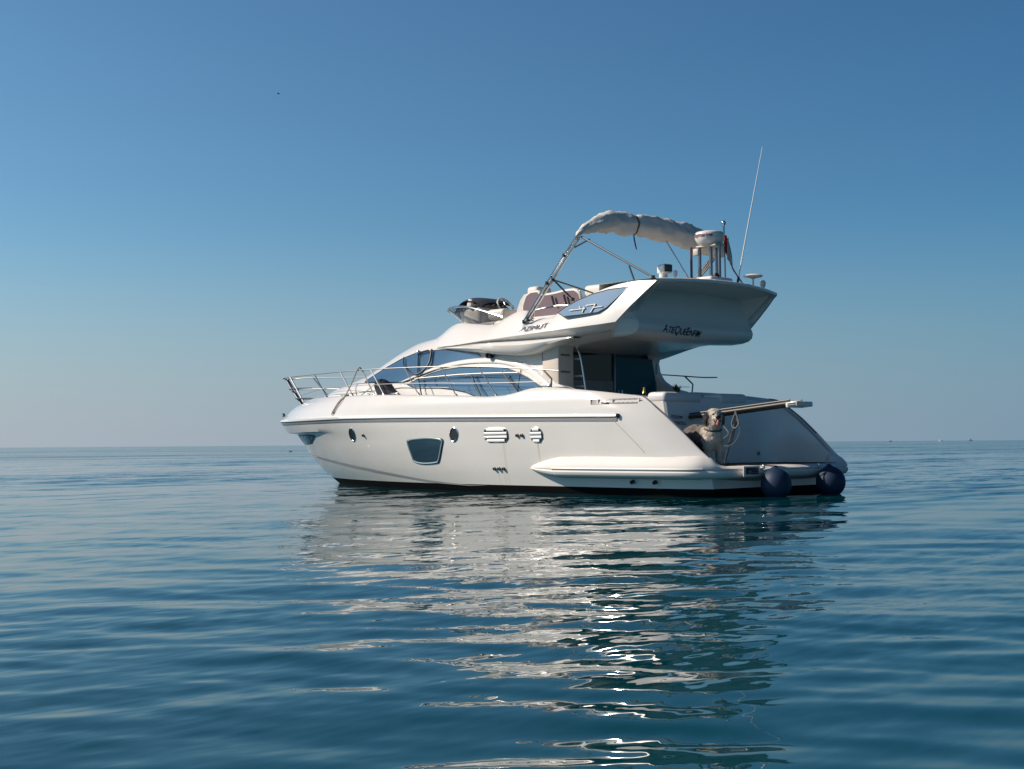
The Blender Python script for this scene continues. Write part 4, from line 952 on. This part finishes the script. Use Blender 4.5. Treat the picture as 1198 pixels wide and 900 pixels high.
# searchlight on its pedestal
b = MB(); b.lathe((2.33, .45, 3.58), [(0, 0), (.21, .0), (.19, .05), (.10, .10), (.075, .12), (.075, .22), (0, .22)], n=28); sl_ = b.build('searchlight', GEL, yacht)
b = MB(); b.box((2.30, .45, 3.88), (.25, .19, .17), rot=math.atan2(.35, -1), bev=.04, seg=3); hd = b.build('head', GEL, sl_)
b = MB(); n_l = Vector((-.94, .33, 0)).normalized(); b.box(Vector((2.30, .45, 3.885))+n_l*.126, (.012, .155, .125), rot=math.atan2(n_l.y, n_l.x), bev=.005); b.build('lens', DARKGL, hd)
b = MB(); b.lathe((2.12, .38, 3.60), [(0, 0), (.014, 0), (.014, .14), (.035, .16), (.04, .22), (.03, .25), (0, .25)], n=12); b.build('anchor_light', GEL, yacht)
# antennas
b = MB(); A0, A1 = Vector(ANT[1])-Vector((0, 0, .08)), Vector(ANT[0]); b.tube([A0, lerp(A0, A1, .06), lerp(A0, A1, .07), lerp(A0, A1, .55), A1], [.020, .018, .013, .010, .006], 8); an = b.build('whip_antenna', mat('antenna_white', (.72, .70, .69), .35), yacht)
b = MB(); b.tube([A0-Vector((0, 0, .03)), lerp(A0, A1, .07)], [.026, .022], 8); b.build('ferrule', BLACK, an)
b = MB(); g = Vector((1.545, -1.1, 3.60)); b.lathe(g, [(0, 0), (.018, 0), (.018, .16), (.05, .175), (.155, .195), (.175, .215), (.15, .235), (.08, .25), (0, .255)], n=28); b.build('gps_dome', GEL, yacht)
b = MB(); b.lathe((1.50, -1.33, 3.60), [(0, 0), (.03, 0), (.035, .03), (.05, .06), (.055, .11), (.035, .15), (0, .155)], n=16); b.build('small_antenna', GEL, yacht)
b = MB(); b.lathe((1.72, -.92, 3.60), [(0, 0), (.07, 0), (.06, .05), (.03, .075), (0, .08)], n=16); b.build('small_antenna', GEL, yacht)
# flagstaff
fs = [Vector((1.60, -.36, 3.62)), Vector((1.62, -.36, 4.66))]
b = MB(); b.tube(fs, .014, 8); stf = b.build('flagstaff', DSTEEL, yacht); b = MB(); b.lathe(fs[1], [(0, -.01), (.025, 0), (.04, .03), (.038, .055), (.02, .075), (0, .08)], n=14); b.build('finial', CHROME, stf)

# ------------------------------------------------------------------ things on and around the yacht
def flag():
    m = bpy.data.materials.new('flag_cloth'); m.use_nodes = True; t = m.node_tree; bs = t.nodes['Principled BSDF']; bs.inputs['Roughness'].default_value = .85
    uv = t.nodes.new('ShaderNodeUVMap'); sp = t.nodes.new('ShaderNodeSeparateXYZ'); t.links.new(uv.outputs[0], sp.inputs[0])
    cr = t.nodes.new('ShaderNodeValToRGB'); cr.color_ramp.interpolation = 'CONSTANT'; e = cr.color_ramp.elements
    e[0].color = (.30, .012, .02, 1); e[1].position = .48; e[1].color = (.36, .37, .36, 1); t.links.new(sp.outputs[0], cr.inputs[0]); t.links.new(cr.outputs[0], bs.inputs['Base Color'])
    me = bpy.data.meshes.new('ensign'); V = []; Fc = []; UV = []
    n, k = 14, 20
    for i in range(n):
        for j in range(k):
            u, v = i/(n-1), j/(k-1)
            x = 1.605-u*.10-.05*v*u; y = -.36+.045*math.sin(u*9+v*3)*u+.02*math.sin(u*15); z = 4.50-v*(.28+.22*u)-.10*u
            V.append((x, y, z)); UV.append((u, v))
    for i in range(n-1):
        for j in range(k-1): Fc.append((i*k+j, i*k+j+1, (i+1)*k+j+1, (i+1)*k+j))
    me.from_pydata(V, [], Fc); ul = me.uv_layers.new()
    for l in me.loops: ul.data[l.index].uv = UV[l.vertex_index]
    for p in me.polygons: p.use_smooth = True
    me.materials.append(m); o = link(bpy.data.objects.new('ensign', me)); sm = o.modifiers.new('thickness', 'SOLIDIFY'); sm.thickness = .004
    return tag(o, 'limp red and pale ensign drooping from the short staff behind the radar dome', 'flag')
flag()
# fenders
def fender(y, label, grp=None):
    x = -.335; zc = .20; r = .24
    e = empty('ball_fender', (x, y, zc), label, 'fender', 'round blue fenders at the stern')
    prof = []
    for a in np.linspace(-90, 62, 24): prof.append((r*math.cos(R(a))*(1-.0), r*math.sin(R(a))*1.05))
    prof += [(.07, .247), (.042, .268), (.034, .29), (.0, .295)]
    b = MB(); b.lathe((0, 0, 0), [(max(a, .001), c) for a, c in prof], n=40); o = b.build('cover', NAVY, e)
    b = MB(); b.lathe((0, 0, -.30), [(.0, 0), (.05, 0), (.06, .03), (.05, .06), (.0, .06)], n=14); b.build('bottom_eye', NAVY, e)
    b = MB(); b.tube([(0, 0, .27), (.08, 0, .26), (.24, 0, .25)], .012, 6); b.build('lanyard', mat('pale_rope', (.45, .43, .40), .8), e)
    e.rotation_euler = (.0, .12, 0)
    return e
fender(1.0, 'navy ball fender hanging at the middle of the bathing platform edge')
fender(-.55, 'dark navy ball fender hanging at the far starboard corner of the bathing platform')
# ropes
ROPE = mat('tan_rope', (.38, .33, .29), .85, bump=.3, bscale=150); ROPEG = mat('grey_rope', (.16, .17, .17), .85)
b = MB()
kx = np.array([9.66, 1.73, 1.87]); top = np.array([9.19, 1.77, 2.385])
b.tube([tuple(p) for p in span([kx+np.array((.0, .01, .02)), lerp(kx, top, .5)+np.array((0, .03, -.02)), top+np.array((0, .02, .02)), top+np.array((-.06, -.02, .0)), np.array([8.95, 1.78, 2.2]), np.array([8.72, 1.80, 1.92])], 6)], .013, 6)
for q in range(4):
    c = kx+np.array((.0, .0, .01*q)); b.tube([tuple(c+np.array((.045*math.cos(t), .045*math.sin(t), .02*math.sin(t*2+q)-.01*q))) for t in np.linspace(0, 6.3, 12)], .014, 6)
b.tube([tuple(p) for p in span([kx, hull_pt(9.72, 1.75, .03), hull_pt(9.85, 1.55, .03), hull_pt(9.88, 1.47, .02)], 6)], .012, 6); b.tube([tuple(p) for p in span([kx, hull_pt(9.66, 1.75, .03), hull_pt(9.78, 1.6, .03), hull_pt(9.84, 1.50, .02)], 6)], .012, 6)
tag(b.build('mooring_rope', ROPE), 'tan rope knotted to the bow guard rail with its tail hanging over the white topsides', 'rope')
b = MB(); c = np.array([.70, .62, 1.35]); b.tube([tuple(p) for p in span([c, c+np.array((.05, 0, -.10)), c+np.array((.085, 0, -.20)), c+np.array((.02, 0, -.26)), c+np.array((-.06, 0, -.19)), c+np.array((-.03, 0, -.08)), c+np.array((0, .01, .03))], 6)], .014, 6)
tag(b.build('rope_loop', ROPEG), 'dark grey rope loop hanging below the gangway', 'rope')
b = MB()
for s_, dx in ((1, 0), (1.35, .05)):
    b.tube([tuple(p) for p in span([(1.2+dx, .5, 1.28), (1.05, .52, 1.15), (.98-.05*s_, .53, 1.0), (1.12, .53, .93-.03*s_), (1.30, .53, .98), (1.38, .52, 1.1)], 6)], .007, 5)
b.tube([tuple(p) for p in span([(.78, .5, 1.25), (.70, .52, 1.05), (.80, .53, .86), (1.0, .53, .80), (1.2, .53, .92)], 6)], .006, 5)
tag(b.build('cable_coil', ROPEG), 'thin loose cable loops drooping between the dog and the gangway strut', 'cable')
# folded dark cover standing on the side deck
b = MB(); rows = []
o_ = [Vector(p) for p in span([(8.70, 1.62, 2.16), (8.52, 1.62, 2.17), (8.36, 1.64, 2.08), (8.20, 1.66, 1.96), (8.02, 1.68, 1.86), (7.93, 1.70, 1.74), (8.42, 1.70, 1.72), (8.60, 1.66, 1.86), (8.72, 1.63, 2.02), (8.70, 1.62, 2.16)], 5)]
for k, (dy, s_) in enumerate(((-.0, .9), (.03, 1.0), (.10, 1.02), (.15, .97), (.17, .85))):
    c = sum(o_, Vector())/len(o_)
    rows.append([c+(p-c)*(s_+.05*mnoise.noise(Vector((p.x*6, k*.7, p.z*6))))+Vector((0, dy-.02+.03*mnoise.noise(Vector((p.x*9, k, p.z*5))), 0)) for p in o_])
b.grid(rows)
for rw in (rows[0], rows[-1]):
    b.add(rw[:-1], [tuple(range(len(rw)-1))])
tag(b.build('folded_cover', mat('black_cloth', (.010, .012, .022), .9, bump=.4, bscale=10)), 'black folded cloth cover leaning against the cabin on the port side deck', 'boat cover')
# bottle and plant in the cockpit
e = empty('bottle', (2.23, .9, 1.645), 'dark wine bottle with a gold foil neck standing beside the aft sofa', 'bottle')
e.location = (2.35, .98, 1.55)
b = MB(); b.lathe((0, 0, 0), [(0, 0), (.042, 0), (.044, .02), (.044, .13), (.03, .17), (.02, .19)], n=16); b.build('body', mat('bottle_glass', (.01, .015, .008), .1), e)
b = MB(); b.lathe((0, 0, .1605), [(.036, 0), (.024, .028), (.0185, .07), (.019, .10), (0, .102)], n=16); b.build('foil', mat('gold_foil', (.62, .38, .10), .35, metal=.8), e)
b = MB(); b.lathe((0, 0, 0), [(.0452, .04), (.0452, .115)], n=16); b.build('paper_tag', mat('paper_label', (.5, .48, .45), .7), e)
b = MB(); b.box((2.35, 1.02, 1.50), (.22, .2, .10), bev=.02); b.build('bottle_shelf', GEL, yacht)
e = empty('potted_plant', (2.9, -.6, 1.66), 'small green potted plant behind the aft sofa', 'potted plant')
b = MB(); b.lathe((0, 0, 0), [(0, 0), (.055, 0), (.07, .10), (.06, .10), (0, .09)], n=16); b.build('pot', CREAM, e)
rg = random.Random(5); b = MB()
for k in range(60):
    a = rg.uniform(0, 6.28); l = rg.uniform(.08, .2); d = Vector((math.cos(a)*rg.uniform(.1, .6), math.sin(a)*rg.uniform(.1, .6), 1)).normalized(); p = Vector((rg.uniform(-.03, .03), rg.uniform(-.03, .03), .09)); q = p+d*l; s_ = d.cross(Vector((0, 0, 1))).normalized()*.012
    b.add([p, lerp(p, q, .6)+s_, q, lerp(p, q, .6)-s_+Vector((0, 0, .002))], [(0, 1, 2, 3)])
b.build('leaves', mat('leaf', (.05, .075, .02), .6), e, smooth=False)
b = MB(); b.box((2.9, -.6, 1.63), (.4, .4, .05), bev=.02); b.build('cockpit_table', GEL, yacht)

# ------------------------------------------------------------------ the dog
def make_dog():
    DX, DY, DZ = .765, 1.20, .498
    e = empty('dog', (DX, DY, DZ), 'shaggy grey and white sheepdog standing on the bathing platform with its tongue out', 'dog', rz=R(166)); e.scale = (1.08, 1.12, 1.06)
    bm = bmesh.new()
    def ell(c, r, rotz=0, roty=0):
        g = bmesh.ops.create_uvsphere(bm, u_segments=20, v_segments=14, radius=1)
        Mx = Matrix.Translation(c) @ Matrix.Rotation(rotz, 4, 'Z') @ Matrix.Rotation(roty, 4, 'Y') @ Matrix.Diagonal((r[0], r[1], r[2], 1)).to_4x4()
        bmesh.ops.transform(bm, matrix=Mx, verts=g['verts'])
    def cap(a, b, ra, rb):
        a, b = Vector(a), Vector(b); n = max(3, int((b-a).length/.02))
        for i in range(n+1):
            t = i/n; r = ra+(rb-ra)*t; ell(a.lerp(b, t), (r, r, r))
    HY = R(-22)                                    # the head turns towards the viewer
    def hp(x, y, z): 
        q = Matrix.Rotation(HY, 4, 'Z') @ Vector((x, y, z)); return Vector((.06, 0, 0))+q
    ell((.02, 0, .42), (.155, .145, .195)); ell((-.16, 0, .46), (.19, .15, .155)); ell((-.36, 0, .475), (.18, .155, .15)); ell((-.47, 0, .45), (.13, .145, .15))
    cap((.02, 0, .50), hp(.05, 0, .66), .125, .10)
    ell(hp(.06, 0, .735), (.125, .115, .105), HY); ell(hp(.05, 0, .79), (.10, .10, .07), HY)
    ell(hp(.165, 0, .70), (.085, .070, .058), HY, .12); ell(hp(.13, 0, .655), (.07, .05, .045), HY)
    for s in (1, -1):
        ell(hp(.03, .125*s, .70), (.055, .034, .105), HY); ell(hp(.04, .115*s, .755), (.05, .04, .05), HY)
        cap((.04, .095*s, .36), (.055, .10*s, .17), .080, .055); cap((.055, .10*s, .17), (.06, .10*s, .04), .055, .05); ell((.085, .10*s, .035), (.07, .054, .035))
        cap((-.46, .09*s, .42), (-.40, .105*s, .25), .12, .085); cap((-.40, .105*s, .25), (-.52, .10*s, .155), .082, .055); cap((-.52, .10*s, .155), (-.50, .10*s, .04), .055, .05); ell((-.47, .10*s, .033), (.07, .052, .033))
    cap((-.58, 0, .50), (-.63, 0, .47), .06, .04)
    me = bpy.data.meshes.new('dog_shape'); bm.to_mesh(me); bm.free(); o = bpy.data.objects.new('dog_shape', me); COL.objects.link(o)
    md = o.modifiers.new('r', 'REMESH'); md.mode = 'VOXEL'; md.voxel_size = .011
    sm = o.modifiers.new('s', 'SMOOTH'); sm.factor = .6; sm.iterations = 6
    dg = bpy.context.evaluated_depsgraph_get(); m2 = bpy.data.meshes.new_from_object(o.evaluated_get(dg)); bpy.data.objects.remove(o)
    for v in m2.vertices:
        n = v.normal; p = v.co; k = mnoise.noise(p*16)*.010+mnoise.noise(p*38)*.006
        v.co = p+n*k
    GREY = (.10, .08, .07); WHITE = (.50, .44, .37); DARK = (.06, .045, .04)
    def colour(p):
        q = Matrix.Rotation(-HY, 4, 'Z') @ (Vector(p)-Vector((.06, 0, 0))); nz = mnoise.noise(Vector(p)*11)*.035
        if p.z > .60 and q.x > -.12:                 # head
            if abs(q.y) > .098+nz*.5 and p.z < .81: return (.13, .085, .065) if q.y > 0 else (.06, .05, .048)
            return WHITE
        if p.x+nz > -.09: return WHITE               # chest, neck and front legs
        if p.z < .30+nz: return (.10, .075, .065) if p.z > .10 else (.45, .40, .36)
        if p.x+nz < -.55: return DARK
        return tuple(c*(1+3*nz)+.06 for c in GREY)
    ca = m2.color_attributes.new('fur', 'FLOAT_COLOR', 'POINT')
    for i, v in enumerate(m2.vertices): ca.data[i].color = (*colour(v.co), 1)
    fm = bpy.data.materials.new('fur_coat'); fm.use_nodes = True; t = fm.node_tree; b_ = t.nodes['Principled BSDF']; b_.inputs['Roughness'].default_value = .9; b_.inputs['Specular IOR Level'].default_value = .15
    at = t.nodes.new('ShaderNodeVertexColor'); at.layer_name = 'fur'; t.links.new(at.outputs[0], b_.inputs['Base Color'])
    m2.materials.clear(); m2.materials.append(fm); m2.name = 'body'
    for p in m2.polygons: p.use_smooth = True
    body = link(bpy.data.objects.new('body', m2), e)
    rg = random.Random(11); V = []; Fc = []; Cc = []
    vs = m2.vertices; nv = len(vs)
    for k in range(9000):
        v = vs[rg.randrange(nv)]; n = Vector(v.normal); d = (n*.55+Vector((-.25 if v.co.z > .35 else 0, 0, -.8))+Vector((rg.uniform(-.35, .35), rg.uniform(-.35, .35), rg.uniform(-.2, .2)))).normalized()
        L = rg.uniform(.02, .05)*(.6 if v.co.x > .12 and v.co.z > .6 else 1); w_ = d.cross(n)
        if w_.length < 1e-3: continue
        w_ = w_.normalized()*.0035; p = Vector(v.co); o0 = len(V); V += [p+w_, p-w_, p+d*L]; 
        if V[-1].z < .003: V[-1].z = .003
        Fc.append((o0, o0+1, o0+2)); c = colour(v.co); s = rg.uniform(.75, 1.25); Cc += [(c[0]*s, c[1]*s, c[2]*s, 1)]*3
    hm = bpy.data.meshes.new('shaggy_coat'); hm.from_pydata([tuple(v) for v in V], [], Fc); ch = hm.color_attributes.new('fur', 'FLOAT_COLOR', 'POINT')
    for i, c in enumerate(Cc): ch.data[i].color = c
    hm.materials.append(fm); link(bpy.data.objects.new('shaggy_coat', hm), e)
    def blob(name, c, r, m, rotz=HY, roty=0):
        b = bmesh.new(); bmesh.ops.create_uvsphere(b, u_segments=16, v_segments=10, radius=1)
        bmesh.ops.transform(b, matrix=Matrix.Translation(c) @ Matrix.Rotation(rotz, 4, 'Z') @ Matrix.Rotation(roty, 4, 'Y') @ Matrix.Diagonal((r[0], r[1], r[2], 1)).to_4x4(), verts=b.verts)
        me_ = bpy.data.meshes.new(name); b.to_mesh(me_); b.free(); me_.materials.append(m)
        for p in me_.polygons: p.use_smooth = True
        return link(bpy.data.objects.new(name, me_), e)
    NOSE_M = mat('nose_black', (.012, .010, .010), .3); TNG = mat('tongue_pink', (.50, .16, .16), .35)
    blob('nose', hp(.25, 0, .722), (.033, .042, .030), NOSE_M)
    blob('mouth', hp(.205, 0, .665), (.055, .052, .034), NOSE_M, HY, .35)
    blob('tongue', hp(.235, 0, .632), (.034, .030, .052), TNG, HY, .1)
    for s in (1, -1): blob('eye', hp(.165, .052*s, .765), (.016, .016, .015), NOSE_M)
    b = MB(); b.tube([Vector((.045, 0, .545))+Matrix.Rotation(HY, 3, 'Z') @ Vector((.122*math.cos(a), .122*math.sin(a), -.035*math.cos(a))) for a in np.linspace(0, 2*math.pi, 30)], .012, 6, cap=False); b.build('collar', mat('dark_collar', (.02, .03, .035), .6), e)
    return e
make_dog()

# ------------------------------------------------------------------ far away on the horizon
def bearing(px, py, d):
    v = (f2+rr*((px-599)/1617.3)-uu*((py-450)/1617.3)); v = v/math.hypot(v.x, v.y); return Vector(CAM)+v*d
FARW = mat('far_white_paint', (.75, .74, .73), .4); FARD = mat('far_dark_paint', (.06, .07, .09), .5)
def small_boat(px, d, L, label, m, name='motorboat', cab=True):
    p = bearing(px, 516, d); e = empty(name, (p.x, p.y, 0), label, 'boat', rz=R(200))
    b = MB(); rows = []
    for t in np.linspace(0, 1, 12):
        x = (t-.5)*L; w_ = L*.16*(1-max(0, (t-.4)/.6)**2.2); rows.append([(x, w_, L*(.13+.05*t)), (x, w_*.8, -.1), (x, -w_*.8, -.1), (x, -w_, L*(.13+.05*t)), (x, 0, L*(.125+.05*t))])
    b.grid(rows, close=True); b.f.append((0, 1, 2, 3, 4)); b.m.append(0); b.build('hull', m, e)
    if cab:
        b = MB(); b.box((-.03*L, 0, L*.24), (L*.38, L*.2, L*.17), bev=L*.03); c = b.build('wheelhouse', m, e)
        b = MB(); b.box((-.03*L, 0, L*.26), (L*.385, L*.205, L*.06)); b.build('window', DARKGL, c)
        b = MB(); b.tube([(-.05*L, 0, L*.3), (-.05*L, 0, L*.5)], L*.008, 6); b.build('mast', m, e)
    return e
small_boat(1100, 1700, 6.2, 'tiny white motorboat on the far horizon at the right', FARW)
small_boat(1042, 2300, 5.0, 'tiny dark boat speck on the far horizon, nearest to the yacht stern', FARD)
# sailing boat
p = bearing(1136, 513, 2600); e = empty('sailing_boat', (p.x, p.y, 0), 'tiny dark sailing boat with a mast on the horizon, farthest right', 'sailing boat', rz=R(215))
b = MB(); L = 7.0; rows = [[((t-.5)*L, L*.14*(1-max(0, (t-.4)/.6)**2), .9), ((t-.5)*L, L*.09*(1-max(0, (t-.4)/.6)**2), -.1), ((t-.5)*L, -L*.09*(1-max(0, (t-.4)/.6)**2), -.1), ((t-.5)*L, -L*.14*(1-max(0, (t-.4)/.6)**2), .9)] for t in np.linspace(0, 1, 10)]
b.grid(rows, close=True); b.build('hull', FARD, e); b = MB(); b.tube([(.3, 0, .8), (.3, 0, 5.5)], .07, 6); b.build('mast', FARD, e)
b = MB(); b.prism([(.25, 0, 1.4), (-2.4, 0, 1.4), (.25, 0, 5.2)], (0, .04, 0)); b.build('sail', mat('grey_sail', (.18, .20, .23), .8), e, smooth=False)
# birds
BIRD = mat('bird_dark', (.035, .035, .04), .8)
def bird(loc, label, sc, wings):
    e = empty('seabird', loc, label, 'bird', rz=R(40))
    b = MB(); b.lathe((-.18*sc, 0, 0), [(.0, 0), (.03*sc, .05*sc), (.055*sc, .15*sc), (.05*sc, .25*sc), (.03*sc, .31*sc), (.038*sc, .35*sc), (.02*sc, .39*sc), (.0, .44*sc)], (1, 0, .12), 10); b.build('body', BIRD, e)
    for s in (1, -1):
        b = MB()
        if wings: b.grid([[(.08*sc, 0, .02), (.09*sc, s*.2*sc, .09*sc), (.03*sc, s*.45*sc, .05*sc)], [(-.05*sc, 0, .03), (-.04*sc, s*.2*sc, .10*sc), (-.02*sc, s*.45*sc, .055*sc)], [(-.05*sc, 0, .02), (-.04*sc, s*.2*sc, .085*sc), (-.02*sc, s*.45*sc, .05*sc)], [(.08*sc, 0, .02), (.09*sc, s*.2*sc, .09*sc), (.03*sc, s*.45*sc, .05*sc)]])
        else: b.grid([[(.1*sc, s*.045*sc, .04*sc), (.1*sc, s*.06*sc, 0)], [(-.1*sc, s*.05*sc, .05*sc), (-.1*sc, s*.06*sc, .0)], [(-.22*sc, s*.01*sc, .05*sc), (-.22*sc, s*.012*sc, .03*sc)]])
        b.build('wing', BIRD, e)
    return e
q = bearing(326, 110, 160); bird(q, 'distant dark bird flying high in the blue sky', .9, True)
q = bearing(340, 523.5, 190); bird((q.x, q.y, .06), 'dark seabird floating on the sea off the yacht bow', 1.2, False)
